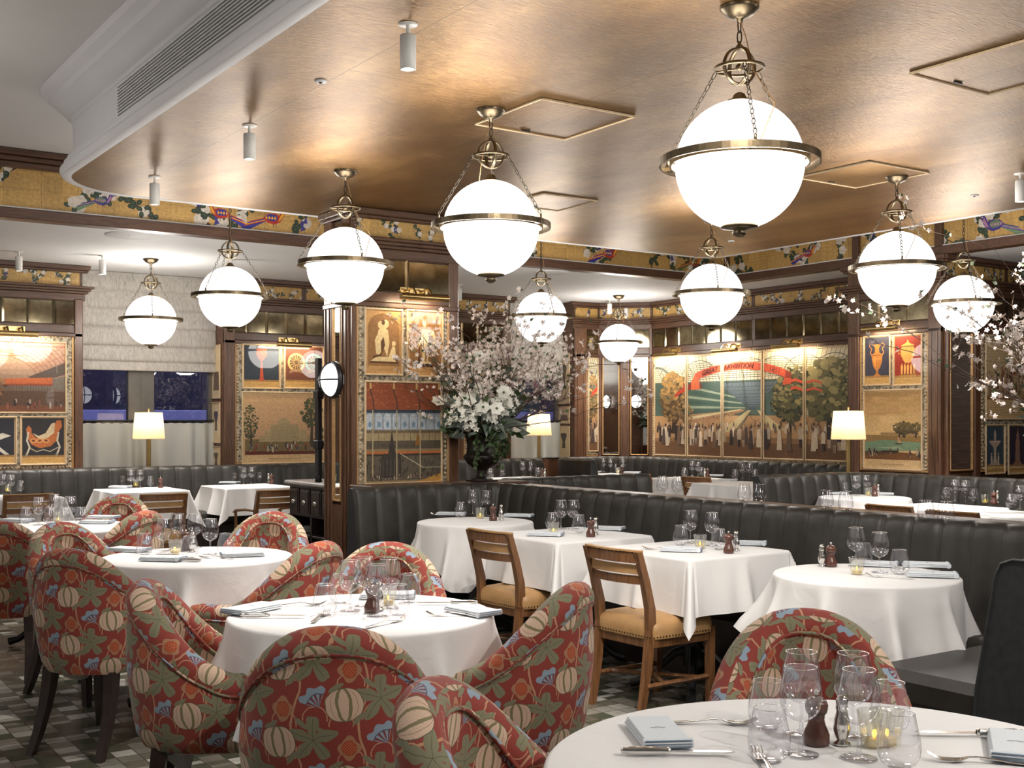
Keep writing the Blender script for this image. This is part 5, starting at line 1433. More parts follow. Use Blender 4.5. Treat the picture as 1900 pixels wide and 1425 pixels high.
tub(.08,2.38,.65,2.30,'patterned tub armchair at the left of the front right table, cut by the bottom edge',-.15)
# ---------------------------------------------------------------- oak side chair
def mk_oak():
    t=thing('side_chair','chair','chair',(0,0,0))
    def post(sx):
        m=MB();secs=[]
        for z,y,s_ in((0,-.26,.017),(.2,-.225,.020),(.42,-.20,.022),(.52,-.205,.022),(.66,-.24,.020),(.80,-.285,.017)):
            x=sx*(.180+.010*(z/.8));secs.append([(x-s_*.8,y-s_,z),(x+s_*.8,y-s_,z),(x+s_*.8,y+s_,z),(x-s_*.8,y+s_,z)])
        m.grid(secs,0,False,None,None,False,True);m.add(secs[0],[[0,1,2,3]]);m.add(secs[-1],[[0,1,2,3]]);m.build('rear_leg',M['oak'],t)
    for s_ in(-1,1):post(s_)
    for s_ in(-1,1):
        m=MB();a=[];
        for z,k in((0,.016),(.40,.020)):a.append([(s_*.19-k,.20-k,z),(s_*.19+k,.20-k,z),(s_*.19+k,.20+k,z),(s_*.19-k,.20+k,z)])
        m.grid(a,0,False,None,None,False,True);m.add(a[0],[[0,1,2,3]]);m.build('front_leg',M['oak'],t)
    def rail(z0,z1,y0,th,mat,name,w=.185,bow=.03):
        m=MB();P=[]
        for i in range(13):
            f=i/12*2-1;x=f*w;y=y0-bow*(1-f*f)
            P.append([(x,y-th/2,z0),(x,y+th/2,z0),(x,y+th/2-.01*0,z1),(x,y-th/2,z1)])
        m.grid(P,0,False,None,None,False,True);m.add(P[0],[[0,1,2,3]]);m.add(P[-1],[[0,1,2,3]]);return m.build(name,mat,t)
    tr=rail(.745,.800,-.272,.026,M['oak'],'top_rail',.196)
    rail(.800,.808,-.276,.030,M['tan'],'leather_edging',.199).parent=tr
    rail(.690,.735,-.258,.012,M['tan'],'leather_slat',.185)
    rail(.640,.682,-.242,.022,M['oak'],'lower_rail',.185)
    P=[];
    m=MB();n=40;rows=[]
    for k,z in((1,.375),(1.015,.41),(1.0,.44),(.92,.462),(.7,.474),(.35,.48),(.02,.482)):
        r=[]
        for i in range(n):
            a=2*PI*i/n;c_,q=math.cos(a),math.sin(a);r.append((.225*k*abs(c_)**.35*(1 if c_>0 else -1),.0+.225*k*abs(q)**.35*(1 if q>0 else -1),z))
        rows.append(r)
    m.grid(rows,0,True,None,None,False,True);ls=m.build('leather_seat',M['tan'],t)
    nm=MB()
    for i in range(22):
        f=i/21*2-1
        for q in((f*.215,.228),(f*.215,-.228),(.228,f*.215),(-.228,f*.215)):nm.sphere(.0045,6,4,0,T(q[0],q[1],.388))
    for i in range(16):
        f=i/15*2-1;nm.sphere(.004,6,4,0,T(f*.185,-.289-.03*(1-f*f),.797))
    nm.build('nail_heads',M['nail'],ls)['kind']='stuff'
    f=MB();f.box(-.2,.2,.185,.215,.33,.385,.004).box(-.2,.2,-.215,-.19,.33,.385,.004).box(-.205,-.175,-.2,.2,.33,.385,.004).box(.175,.205,-.2,.2,.33,.385,.004);f.build('seat_rail',M['oak'],t)
    s_=MB()
    for q in(-1,1):
        s_.tube([(q*.195,-.235,.15),(q*.19,.20,.15)],.014,6)
        s_.tube([(q*.195,-.10,.15),(0,.02,.15),(-q*.19,.16,.15)] if 0 else [(q*.193,-.12,.15),(0,.0,.15)],.012,6)
    s_.tube([(0,0,.15),(.19,.13,.15)],.012,6).tube([(0,0,.15),(-.19,.13,.15)],.012,6)
    s_.build('stretcher',M['oak'],t)
    return t
OK=Proto(mk_oak())
def oak(u,v,face,lab):OK.put((u,v,0),face,lab)
E_=-PI/2      # facing +u
oak(3.93,5.55,E_+.05,'oak side chair with tan leather seat, left of the two near the long banquette')
oak(3.94,4.46,E_+.03,'oak side chair with tan nail studded seat, right of the two near the long banquette')
# armrests version in the back is the same chair with arms
def mk_arm():
    t=mk_oak();t['category']='chair'
    for s_ in(-1,1):
        MB().tube([(s_*.205,-.225,.62),(s_*.225,-.1,.625),(s_*.235,.08,.61),(s_*.225,.15,.59)],[.014,.017,.02,.016],8,flat=.7).tube([(s_*.20,.17,.40),(s_*.225,.12,.60)],.014,8).build('armrest',M['oak'],t)
    t.name='oak_armchair';return t
AR=Proto(mk_arm())
def arm(px,z,lab,yaw):
    u,v=pz(px,z);AR.put((u,v,0),yaw,lab)
arm(285,10.2,'oak armchair in front of the banquette table below the blind',0)
arm(490,10.75,'oak armchair in front of the banquette table left of the sideboard',.05)
arm(40,10.15,'oak armchair at the banquette table at the far left edge',0)
arm(1208,13.9,'left oak armchair at the tables below the mural',E_+.2)
arm(1322,13.1,'right oak armchair at the tables below the mural',E_+.1)
arm(1694,8.75,'left oak chair back at the tables by the right pier',E_)
arm(1812,8.2,'right oak chair back at the tables by the right pier',E_)
arm(1020,13.2,'oak chair whose top rail just shows right of the flower urn',0)
# ---------------------------------------------------------------- tables with cloths
def mk_base(tall=.72):
    t=thing('pedestal_table','table','table',(0,0,0))
    m=MB();m.lathe([(0,.70),(.16,.70),(.16,.69),(.05,.66),(.038,.60),(.040,.3),(.055,.2),(.06,.14),(.03,.12),(0,.12)],24)
    m.build('pedestal',M['black'],t)
    for k in range(4):
        MB().tube([(.03,0,.22),(.10,0,.20),(.20,0,.10),(.27,0,.045),(.33,0,.03)],[.028,.024,.020,.020,.024],10,0,RZ(k*PI/2+PI/4)).build('claw_foot',M['black'],t)
    return t
def cloth(R,c,shape,seed,rot=0,z=.752):
    r=random.Random(seed);P=[];uv=[]
    ph=[r.uniform(0,6.28) for _ in range(6)]
    if shape=='round':
        K=[]
        for k in range(4):K.append((PI/4+k*PI/2+r.uniform(-.06,.06),.20,.22+r.uniform(-.05,.05)))
        a=r.uniform(0,1)
        for k in range(10):a+=r.uniform(.42,.85);K.append((a,r.uniform(.06,.11),r.uniform(.25,.55)))
        def fold(a):
            o=0
            for a0,w_,A in K:
                d=(a-a0+PI)%(2*PI)-PI;o+=A*math.exp(-(d/w_)**2)
            return o
        N=180
        for j in range(34):
            row=[];ru=[]
            for i in range(N+1):
                a=2*PI*i/N;mx=max(abs(math.cos(a)),abs(math.sin(a)));ext=c/mx;ext=min(ext,c*1.25)
                if j<8:d=R*j/7.0;rr=d;zz=z+.0006*math.sin(9*d+ph[0]+3*a)
                elif j<12:
                    t=(j-7)/4*PI/2*.9;rr=R+.012*math.sin(t);zz=z-.012*(1-math.cos(t))
                    d=R+.01
                else:
                    f=(j-11)/22;e=(ext-R-.015)*f;d=R+.015+e;fo=fold(a)
                    rr=R+.012+e*(.035+fo*(.55+.45*min(1,e/.25)))*(1-.25*f*0)
                    zz=z-.011-e*math.sqrt(max(.2,1-(.035+fo)**2))
                row.append((rr*math.cos(a+rot),rr*math.sin(a+rot),zz));ru.append((d*math.cos(a),d*math.sin(a)))
            P.append(row);uv.append(ru)
        return MB().grid(P[::-1],0,True,uv[::-1])
    rc=.03;q=R-rc;side=[r.uniform(-.4,.4)*R for _ in range(8)]
    n=96
    def f(x,y):
        qx=max(-q,min(q,x));qy=max(-q,min(q,y));dx,dy=x-qx,y-qy;d=math.hypot(dx,dy)
        if d<=rc:return (x,y,z+.0006*math.sin(9*x+ph[0])*math.sin(8*y+ph[1]))
        e=d-rc;nx,ny=dx/d,dy/d;cor=2*abs(nx*ny)
        a=math.atan2(abs(ny),abs(nx))
        w_=0
        if cor<.02:
            s_=x if abs(ny)>abs(nx) else y;k=(0 if ny>0 else 1) if abs(ny)>abs(nx) else (2 if nx>0 else 3)
            w_=.20*math.exp(-((s_-side[k])/.045)**2)+.10*math.exp(-((s_-side[k+4])/.08)**2)
            edge=min(1,(q-abs(s_))/.05);w_+=.05*(1-edge)
        cone=.34*math.exp(-((a-PI/4)/.30)**2)-.06*math.exp(-((a-PI*.08)/.15)**2)-.06*math.exp(-((a-PI*.42)/.15)**2) if cor>=.02 else 0
        g=.045+w_+cone+(.05 if cor>=.02 else 0)
        return (qx+nx*(rc+.006+e*g),qy+ny*(rc+.006+e*g),z-.006-e*math.sqrt(max(.2,1-g*g)))
    co=sorted(set([-c+2*c*i/n for i in range(n+1)]+[s_*(q+k*rc/4) for s_ in(-1,1) for k in range(5)]))
    for x in co:
        row=[];ru=[]
        for y in co:
            p=Vector(f(x,y))
            if rot:p=RZ(rot)@p
            row.append(tuple(p));ru.append((x,y))
        P.append(row);uv.append(ru)
    return MB().grid(P,0,True,uv)
def mk_top(shape,R):
    m=MB()
    if shape=='round':m.lathe([(0,.745),(R-.012,.745),(R-.006,.735),(R-.012,.715),(0,.715)],40)
    else:m.box(-R+.02,R-.02,-R+.02,R-.02,.715,.745,.01)
    return m
BASE=mk_base();BP=Proto(BASE)
TAB={}
def table(key,u,v,shape,R,c,where,seed,rot=0):
    b=BP.put((u,v,0),.3 if shape=='round' else 0,'black pedestal table under the white cloth, '+where)
    mk_top(shape,R).build('tabletop',M['woodh'],b)
    t=cloth(R+.003,c,shape,seed,rot).build('tablecloth',M['cloth']);t.location=(u,v,0);tag(t,'white tablecloth on the '+where,'tablecloth')
    TAB[key]=(u,v,where)
ua=lambda k:c2r(*tables[k])
al=math.atan2(SA,CA)
table('A',*ua('A'),'round',.575,.95,'large round table at front right',1,.3)
table('B',*ua('B'),'round',.45,.80,'middle round table among the patterned chairs',2,.35)
table('C',*ua('C'),'round',.455,.80,'second round table at left among patterned chairs',3,-.61)
table('D',*ua('D'),'round',.45,.80,'third round table at far left',4,.5)
table('b1',4.24,6.60,'round',.375,.64,'small round banquette table below the urn',5,.0)
table('b2',4.23,5.55,'square',.35,.62,'square banquette table with the left oak chair',6)
table('b3',4.29,4.55,'square',.355,.63,'square banquette table with the right oak chair',7)
table('b4',4.20,3.36,'round',.385,.70,'round table in the booth at right',8,.59)
for k,px,py,shape,R,where,sd in(('w1',262,909,'square',.36,'square banquette table below the blind',9),('w2',458,902,'square',.36,'square banquette table left of the sideboard',10),('w0',25,922,'square',.36,'banquette table at the far left edge',11),
    ('m1',1143,881,'round',.42,'far table left of the mural',12),('m2',1272,888,'square',.36,'far table under the middle of the mural',13),('m3',1372,897,'square',.36,'far table under the right of the mural',14),
    ('r1',1604,923,'round',.38,'round table before the curved banquette at right',15),('r2',1745,941,'square',.36,'square table at right beyond the long banquette',16),('r3',1878,955,'square',.36,'table at the right edge beyond the long banquette',17),('k1',965,888,'square',.36,'far table glimpsed behind the flower urn',18)):
    u,v=pt(px,py,.75);table(k,u,v,shape,R,R+.27 if shape=='square' else R+.26,where,sd,0)
# ---------------------------------------------------------------- tableware prototypes (origin on the table surface)
def mk_wine():
    t=thing('wine_glass','g','wine glass',(0,0,0))
    bw=MB().lathe([(.0325,.178),(.035,.165),(.040,.140),(.0425,.118),(.040,.098),(.031,.081),(.017,.071),(.005,.0665),(0,.066)],28).build('bowl',M['glass'],t)
    MB().lathe([(.0045,.067),(.0036,.05),(.0036,.03),(.005,.012),(.010,.006),(.028,.0035),(.036,.002),(.036,0),(0,0)],24).build('stem_and_foot',M['glass'],t)
    MB().torus(.0325,.0009,28,5,0,T(0,0,.178)).build('rim',M['silver'],bw);return t
def mk_tumbler():
    t=thing('tumbler','g','tumbler',(0,0,0))
    gw=MB().lathe([(.0305,.106),(.0335,.09),(.040,.06),(.0425,.042),(.041,.025),(.034,.010),(.022,.003),(0,.002)],28).build('glass_wall',M['glass'],t)
    MB().lathe([(.022,.003),(.022,0),(0,0)],20).build('glass_base',M['glass'],t)
    MB().torus(.0305,.0008,28,5,0,T(0,0,.106)).build('rim',M['silver'],gw);return t
def mk_votive():
    t=thing('votive_candle','g','candle',(0,0,0));n=40;P=[]
    for z,r in((.0,.023),(.004,.0245),(.07,.034),(.075,.035),(.074,.032),(.01,.022)):
        P.append([((r+(.0012 if i%2 else -.0006))*math.cos(2*PI*i/n),(r+(.0012 if i%2 else -.0006))*math.sin(2*PI*i/n),z) for i in range(n)])
    MB().grid(P,0,False,None,None,False,True).build('ribbed_holder',M['votive'],t)
    wx=MB().lathe([(0,.004),(.019,.004),(.019,.018),(0,.018)],16).build('wax',M['wax'],t)
    MB().sphere(.0042,10,8,0,T(0,0,.028),1,1,2).build('flame',M['flame'],wx);return t
def mk_mill():
    t=thing('pepper_mill','g','pepper mill',(0,0,0))
    MB().lathe([(0,0),(.026,0),(.027,.004),(.027,.022),(.025,.026),(.024,.030),(.019,.040),(.0165,.052),(.018,.062),(.0215,.066)],24).build('mill_body',M['pepper'],t)
    mh=MB().lathe([(.0215,.067),(.023,.072),(.024,.082),(.020,.092),(.012,.097),(0,.099)],24).build('mill_head',M['pepper'],t)
    MB().lathe([(0,.098),(.004,.099),(.003,.103),(.006,.107),(.004,.112),(0,.113)],12).build('knob',M['silver'],mh);return t
def mk_salt():
    t=thing('salt_shaker','g','salt shaker',(0,0,0))
    MB().lathe([(0,0),(.018,0),(.018,.004),(.010,.010),(.016,.022),(.0185,.034),(.016,.052),(.012,.066),(.0115,.072)],20).build('shaker_body',M['silver'],t)
    MB().lathe([(.0125,.072),(.0135,.076),(.012,.084),(.013,.092),(.008,.101),(0,.103)],18).build('shaker_cap',M['silver'],t);return t
def mk_fork():
    t=thing('fork','g','fork',(0,0,0))
    m=MB();P=[]
    for y,w_,z in((-.10,.0075,.004),(-.09,.0085,.0035),(-.05,.0055,.006),(0,.0035,.012),(.02,.0035,.011),(.035,.010,.006),(.05,.0125,.004)):
        P.append([(-w_,y,z-.0009),(w_,y,z-.0009),(w_,y,z+.0009),(-w_,y,z+.0009)])
    m.grid(P,0,True,None,None,False,True);m.add(P[0],[[0,1,2,3]]);m.build('handle',M['silver'],t)
    for k in range(4):
        x=(k-1.5)*.0066;MB().tube([(x,.048,.004),(x,.07,.004),(x,.085,.009),(x,.098,.016)],[.0022,.002,.0017,.001],6).build('tine',M['silver'],t)
    return t
def mk_knife():
    t=thing('table_knife','g','knife',(0,0,0))
    MB().lathe([(0,0),(.005,.001),(.0075,.006),(.006,.011),(.0085,.02),(.0085,.06),(.0065,.09),(.0075,.093),(.0075,.098),(.005,.101)],14,0,T(0,-.12,.009)@RX(-PI/2)).build('handle',M['silver'],t)
    m=MB();P=[]
    for y,w_ in((-.022,.004),(-.01,.0075),(.05,.0095),(.09,.0085),(.105,.004),(.11,.001)):
        P.append([(-w_,y,.0075),(w_*.6,y,.0068),(w_*.6,y,.0095),(-w_,y,.0090)])
    m.grid(P,0,False,None,None,False,True);m.build('blade',M['silver'],t);return t
def mk_napkin():
    t=thing('folded_napkin','g','napkin',(0,0,0))
    L=.10;w=.052
    for k in range(3):
        z=.003+.0062*k;MB().box(-w+.002*k,w-.002*k,-L,L-.004*k,z,z+.0056,.0027).build('napkin_fold',M['nap'],t)
    # rolled front end: blue inside layers
    m=MB();m.tube([(-w,-L,.0125),(w,-L,.0125)],.0108,12);re_=m.build('rolled_edge',M['nap'],t)
    b=MB()
    for z in(.006,.0125,.019):b.box(-w+.003,w-.003,-L-.0115,-L+.004,z-.0012,z+.0012,.0008)
    b.build('blue_band',M['napb'],re_)
    s_=MB();
    for q in((-.010,.0),(.0,.004),(.010,0)):s_.sphere(.007,8,5,0,T(q[0],q[1]-.01,.0215),1,.6,.06)
    s_.build('stitched_emblem',simple('grey thread',(.40,.45,.50),.8),t)
    return t
PROT={'wine':(Proto(mk_wine()),'stemmed wine glass'),'tum':(Proto(mk_tumbler()),'stemless water glass'),'vot':(Proto(mk_votive()),'ribbed votive with lit candle'),'mill':(Proto(mk_mill()),'dark wooden pepper mill'),
 'salt':(Proto(mk_salt()),'silver salt shaker'),'fork':(Proto(mk_fork()),'silver fork'),'knife':(Proto(mk_knife()),'silver table knife'),'nap':(Proto(mk_napkin()),'folded pale napkin')}
SURF=.7535
def layset(key,items,z=SURF):
    u0,v0,where=TAB[key]
    cnt={}
    its=[]
    for it in items:
        kind=it[0];px,py=it[1],it[2];rz=it[3] if len(it)>3 else 0
        u,v=pt(px,py,z);its.append((kind,u,v,px,rz));cnt[kind]=cnt.get(kind,0)+1
    seen={}
    for kind,u,v,px,rz in sorted(its,key=lambda q:q[3]):
        i=seen.get(kind,0);seen[kind]=i+1;n=cnt[kind]
        pos='' if n==1 else ({0:'left hand ',n-1:'right hand '}.get(i) if n==2 else {0:'leftmost ',n-1:'rightmost '}.get(i,['','second from left ','third from left ','fourth from left ','fifth from left ','sixth from left ','seventh from left ','eighth from left '][i]))
        p,nm=PROT[kind];p.put((u,v,z),-al+rz,pos+nm+' on the '+where)
layset('A',[('wine',1487,1362),('wine',1583,1366),('wine',1486,1400),('wine',1594,1407),('tum',1424,1352),('tum',1427,1412),('tum',1652,1356),('tum',1668,1423),('mill',1515,1380),('salt',1562,1381),('vot',1622,1386),('vot',1646,1384),
 ('nap',1219,1366,.10),('knife',1262,1402,-PI/2-.04),('fork',1322,1344,-PI/2-.05),('knife',1795,1366,PI/2-.05),('fork',1422,1424,0),('nap',1884,1392,-.35),('fork',1818,1416,PI/2-.2)])
layset('B',[('tum',603,1141),('tum',632,1119),('tum',739,1141),('tum',760,1118),('wine',650,1133),('wine',676,1124),('wine',700,1143),('wine',722,1128),('mill',690,1136),('salt',703,1132),('vot',720,1122),
 ('nap',470,1134,-.55),('knife',510,1146,-PI/2-.06),('fork',555,1124,-PI/2+.12),('fork',842,1143,PI/2-.1),('nap',874,1138,.7),('knife',826,1122,PI/2),('fork',594,1147,-.1),('fork',717,1158,-.6),('nap',716,1109,1.6)])
layset('C',[('tum',268,1029),('tum',352,1035),('tum',419,1029),('wine',303,1028),('wine',330,1016),('wine',362,1016),('wine',390,1028),('mill',345,1022),('vot',325,1028),('salt',357,1024),
 ('nap',238,1023,1.2),('nap',300,1040,1.4),('nap',452,1032,-1.2),('fork',285,1024,-1.2),('fork',400,1036,1.3),('knife',330,1042,1.4)])
layset('D',[('tum',48,971),('tum',92,971),('tum',118,971),('tum',150,971),('wine',72,974),('wine',100,966),('wine',130,972),('vot',108,970),('mill',85,966),('nap',190,962,1.4),('nap',30,968,1.2),('nap',178,971,1.4)])
layset('b1',[('tum',854,960),('wine',877,955),('wine',902,957),('vot',891,962),('mill',915,966),('salt',930,964),('nap',835,956,1.4),('nap',960,959,1.3),('fork',822,956,1.2)])
layset('b2',[('tum',1025,983),('wine',1041,981),('wine',1064,981),('tum',1074,988),('vot',1027,992),('mill',1096,996),('salt',1105,992),('nap',1010,994,1.3),('nap',1125,983,1.2),('fork',1050,990,1.4)])
layset('b3',[('tum',1263,1011),('wine',1281,1007),('wine',1321,1012),('tum',1334,1019),('vot',1299,1018),('mill',1352,1026),('salt',1366,1022),('nap',1262,1023,1.3),('nap',1384,1011,1.3),('fork',1225,1020,1.2),('fork',1312,1008,1.3)])
layset('b4',[('tum',1602,1050),('wine',1588,1050),('wine',1632,1062),('tum',1669,1065),('vot',1590,1066),('mill',1542,1051),('salt',1525,1051),('nap',1620,1050,1.2),('nap',1716,1052,1.3),('nap',1727,1070,1.3),('fork',1650,1072,1.1),('fork',1700,1058,1.2)])
layset('w1',[('tum',227,903),('wine',243,906),('wine',260,905),('tum',279,903),('vot',252,903),('mill',298,905),('nap',222,905,1.4)])
layset('w2',[('tum',434,896),('wine',452,899),('wine',466,898),('tum',481,895),('vot',464,894),('mill',504,898),('salt',498,895),('nap',425,897,1.3)])
layset('w0',[('wine',6,916),('wine',20,917),('tum',38,912),('vot',14,913)])
layset('m1',[('wine',1120,876),('wine',1133,877),('tum',1143,876),('wine',1156,877),('mill',1153,880),('vot',1147,878),('nap',1100,877,1.2),('nap',1172,878,1.2)])
layset('m2',[('tum',1270,884),('wine',1284,884),('wine',1295,885),('tum',1301,883),('mill',1313,886),('salt',1308,885),('nap',1325,884,1.3)])
layset('m3',[('tum',1364,888),('wine',1378,889),('wine',1391,889),('tum',1401,888),('nap',1350,892,1.3)])
layset('r1',[('tum',1569,917),('wine',1589,920),('wine',1609,918),('vot',1611,920),('mill',1623,921),('salt',1630,919),('nap',1550,917,1.2),('nap',1646,918,1.3)])
layset('r2',[('tum',1755,928),('wine',1772,930),('wine',1791,931),('tum',1806,930),('vot',1828,934),('mill',1844,936),('salt',1851,933)])
layset('r3',[('tum',1876,942),('wine',1893,945)])
layset('k1',[('tum',932,884),('tum',910,886),('wine',970,884),('wine',985,884),('mill',1006,886),('salt',1011,885),('tum',998,884)])
# glasses stored on the ledge behind the long banquette
TAB['ledge']=(0,0,'ledge behind the long banquette')
layset('ledge',[('tum',1229,911),('tum',1257,912),('tum',1381,929),('tum',1409,930),('tum',1533,944),('tum',1569,947),('tum',1718,968),('tum',1755,971)],z=.926)
# side plates on the left table etc are napkins; bread plates on the sideboard
# ---------------------------------------------------------------- sideboard
def sideboard():
    t=thing('sideboard','dark wooden sideboard with drawers and grey stone top left of the pillar','sideboard',M=FU(4.22,0)@T(-9.62,0,0));W=.93
    # x 0..W to the right (towards camera), z out of the front
    b=MB();b.box(0,W,0,.08,-.46,0,.005);b.box(0,W,.60,.87,-.46,-.012,.005);b.box(0,.03,.08,.60,-.46,0,.003);b.box(W-.03,W,.08,.60,-.46,0,.003);b.box(W/2-.015,W/2+.015,.08,.60,-.46,0,.003);b.box(0,W,.08,.60,-.46,-.44);b.box(0,W,.43,.45,-.44,0,.003)
    b.build('carcass',M['cab'],t)
    MB().box(-.03,W+.03,.87,.905,-.48,.03,.010).build('stone_top',M['stone'],t)
    n=4
    for i in range(n):
        a=.03+i*(W-.06)/n+.012;c_=.03+(i+1)*(W-.06)/n-.012
        m=MB();m.box(a,c_,.625,.845,-.012,.006,.003);m.box(a+.02,c_-.02,.645,.825,.006,.012,.004)
        d=m.build('drawer',M['cab'],t)
        h=MB();h.sphere(.028,14,8,0,T((a+c_)/2,.725,.014),1.1,.75,.6);h.build('cup_handle',M['silver'],d)
    # plates on the shelf: separate things
    fr=FU(4.22,0)@T(-9.62,0,0)
    for s_,x in((4,.22),(3,.70)):
        for k in range(s_):
            q=MB().lathe([(0,.0),(.06,.0),(.105,.012),(.108,.014),(.06,.004),(0,.004)],28).build('dinner_plate',M['white'],None,fr@T(x,.452+.014*k,-.16)@RX(-PI/2));tag(q,'white plate in the %s stack on the sideboard shelf, %s'%('left' if x<.5 else 'right',['at the bottom','second from bottom','third from bottom','on top'][k] if s_==4 else ['at the bottom','in the middle','on top'][k]),'plate')
    for k,(x,z) in enumerate(((.80,-.12),(.86,-.14),(.83,-.20))):
        q=thing('cruet_bottle','small clear cruet bottle on the sideboard, '+['left','right','rear'][k]+' of three','bottle',M=fr@T(x,.905,z)@RX(-PI/2))
        MB().lathe([(0,0),(.022,0),(.024,.05),(.022,.085),(.009,.11),(.008,.14)],16).build('bottle_glass',M['glass'],q);MB().lathe([(0,.15),(.010,.15),(.009,.138),(0,.138)],10).build('stopper',M['card'],q)
    q=thing('wire_caddy','black wire caddy holding cruet bottles on the sideboard','caddy',M=fr@T(.83,.905,-.155)@RX(-PI/2))
    m=MB()
    for zz in(.004,.04,.07):m.tube([(-.065,-.08,zz),(.065,-.08,zz),(.065,.08,zz),(-.065,.08,zz)],.0025,5,closed=True)
    for a,b_ in((-.065,-.08),(.065,-.08),(.065,.08),(-.065,.08)):m.tube([(a,b_,0),(a,b_,.07)],.0025,5)
    m.build('wire_frame',M['black'],q)
    q=thing('serving_tray','flat white tray on the sideboard top','tray',M=fr@T(.60,.905,-.22)@RX(-PI/2));MB().box(-.13,.13,-.10,.10,0,.016,.006).build('tray_base',M['card'],q)
    q=thing('glass_stand','clear upright menu stand on the sideboard tray','stand',M=fr@T(.58,.922,-.25)@RX(-PI/2));MB().box(-.10,.10,-.003,.003,0,.22,.002).build('clear_sheet',M['glass'],q);MB().box(-.10,.10,-.03,.03,0,.004,.001).build('foot',M['glass'],q)
sideboard()
# ---------------------------------------------------------------- urns with flowers
def mk_urn():
    t=thing('fluted_urn','urn','urn',(0,0,0))
    n=48;P=[]
    for z,r,fl in((.0,.085,0),(.02,.09,0),(.025,.075,0),(.035,.055,0),(.06,.036,0),(.075,.05,0),(.085,.04,0),(.10,.06,.004),(.14,.115,.010),(.175,.140,.012),(.20,.148,.008),(.205,.142,0),(.215,.138,0),(.22,.125,.004),(.28,.118,.006),(.34,.128,.006),(.37,.148,.003),(.385,.17,0),(.395,.172,0),(.395,.150,0),(.33,.11,0)):
        P.append([((r-(fl if i%4<1 else 0))*math.cos(2*PI*i/n),(r-(fl if i%4<1 else 0))*math.sin(2*PI*i/n),z) for i in range(n)])
    MB().grid(P,0,True,None,None,False,True).build('urn_body',M['urn'],t)
    MB().box(-.095,.095,-.095,.095,0,.012,.003).build('square_foot',M['urn'],t);return t
def flowers(seed,label,scale=1,bias=(0,0),n_br=60,low=True,spread=1.0):
    r=random.Random(seed);t=thing('flower_arrangement',label,'flower arrangement',(0,0,0))
    br=MB();bl=MB();wb=MB();lf=MB();lg=MB();bt=MB()
    def petal5(mb,c,s_,d):
        d=d.normalized();x=d.orthogonal().normalized();y=d.cross(x);k0=r.uniform(0,1)
        for k in range(5):
            a=k*1.2566+k0;dirv=(x*math.cos(a)+y*math.sin(a));sd=d.cross(dirv)
            p1=c+dirv*s_*.5+sd*s_*.33+d*s_*.12;p2=c+dirv*s_*1.0+sd*s_*.12+d*s_*.30;p3=c+dirv*s_*1.0-sd*s_*.12+d*s_*.30;p4=c+dirv*s_*.5-sd*s_*.33+d*s_*.12
            mb.add([c,p1,p2,p3,p4],[[0,1,2,3,4]],0,False)
    def leaf(mb,c,d,s_,w_=.32):
        d=d.normalized();x=d.cross(Vector((r.uniform(-1,1),r.uniform(-1,1),r.uniform(-.5,.5)))).normalized();n=d.cross(x)
        mb.add([c,c+d*s_*.35+x*s_*w_,c+d*s_+n*s_*.12,c+d*s_*.35-x*s_*w_,c+d*s_*.5-n*s_*.08],[[0,1,4],[1,2,4],[2,3,4],[3,0,4]],0,True)
    def twig(p,d,L,rad,lev):
        pts=[p];seg=5 if lev==0 else 4
        for k in range(seg):
            d=(d+Vector((r.uniform(-.28,.28),r.uniform(-.28,.28),r.uniform(-.18,.22)))).normalized();pts.append(pts[-1]+d*L/seg)
        br.tube(pts,[rad*(1-.75*i/seg) for i in range(seg+1)],4,cap=False)
        if lev<2:
            for k in range(3 if lev==0 else 2):
                i=r.randint(2,seg);dd=(d+Vector((r.uniform(-.9,.9),r.uniform(-.9,.9),r.uniform(-.4,.7)))).normalized()
                twig(pts[i],dd,L*r.uniform(.3,.5),rad*.5,lev+1)
        if lev>=1:
            for q in pts[1:]:
                if r.random()<.50:
                    for _ in range(r.randint(1,3)):
                        o=Vector((r.uniform(-1,1),r.uniform(-1,1),r.uniform(-1,1)))*.022;petal5(bl,q+o,r.uniform(.014,.022),Vector((r.uniform(-1,1),r.uniform(-1,1),r.uniform(-.2,1))))
                if r.random()<.10:leaf(lf,q,Vector((r.uniform(-1,1),r.uniform(-1,1),.3)),.04)
    for i in range(n_br):
        a=r.uniform(0,2*PI);tilt=r.uniform(.08,1.25)**1.0
        if bias!=(0,0):
            pass
        d=Vector((math.cos(a)*math.sin(tilt)+bias[0],math.sin(a)*math.sin(tilt)+bias[1],math.cos(tilt)*.95+.12))
        twig(Vector((math.cos(a)*.05,math.sin(a)*.05,.38)),d.normalized(),r.uniform(.55,.95)*scale*(1+.38*(tilt>.8)),.0055,0)
    # dense pale flower clusters low down, foliage and ivy
    for i in range(44 if low else 8):
        a=r.uniform(0,2*PI) if i%3==0 else r.gauss(-PI/2-al-.35,.75);c=Vector((math.cos(a)*r.uniform(.14,.32),math.sin(a)*r.uniform(.14,.32),.42+r.uniform(.02,.30)))
        for k in range(13):
            o=Vector((r.uniform(-1,1),r.uniform(-1,1),r.uniform(-1,1)))*.050;petal5(wb,c+o,r.uniform(.022,.032),o+Vector((c.x,c.y,.1)))
    for i in range(360):
        a=r.uniform(0,2*PI);q=r.uniform(.03,.30);z=.38+r.uniform(-.03,.62)*(1-q);c=Vector((math.cos(a)*q,math.sin(a)*q,z));leaf(lf if r.random()<.55 else lg,c,Vector((math.cos(a),math.sin(a),r.uniform(-.5,.9))),r.uniform(.05,.11))
    for i in range(60):
        a=r.uniform(0,2*PI);c=Vector((math.cos(a)*.15,math.sin(a)*.15,.48));leaf(lg,c,Vector((math.cos(a),math.sin(a),r.uniform(-.6,1.2))),r.uniform(.16,.28),.14)
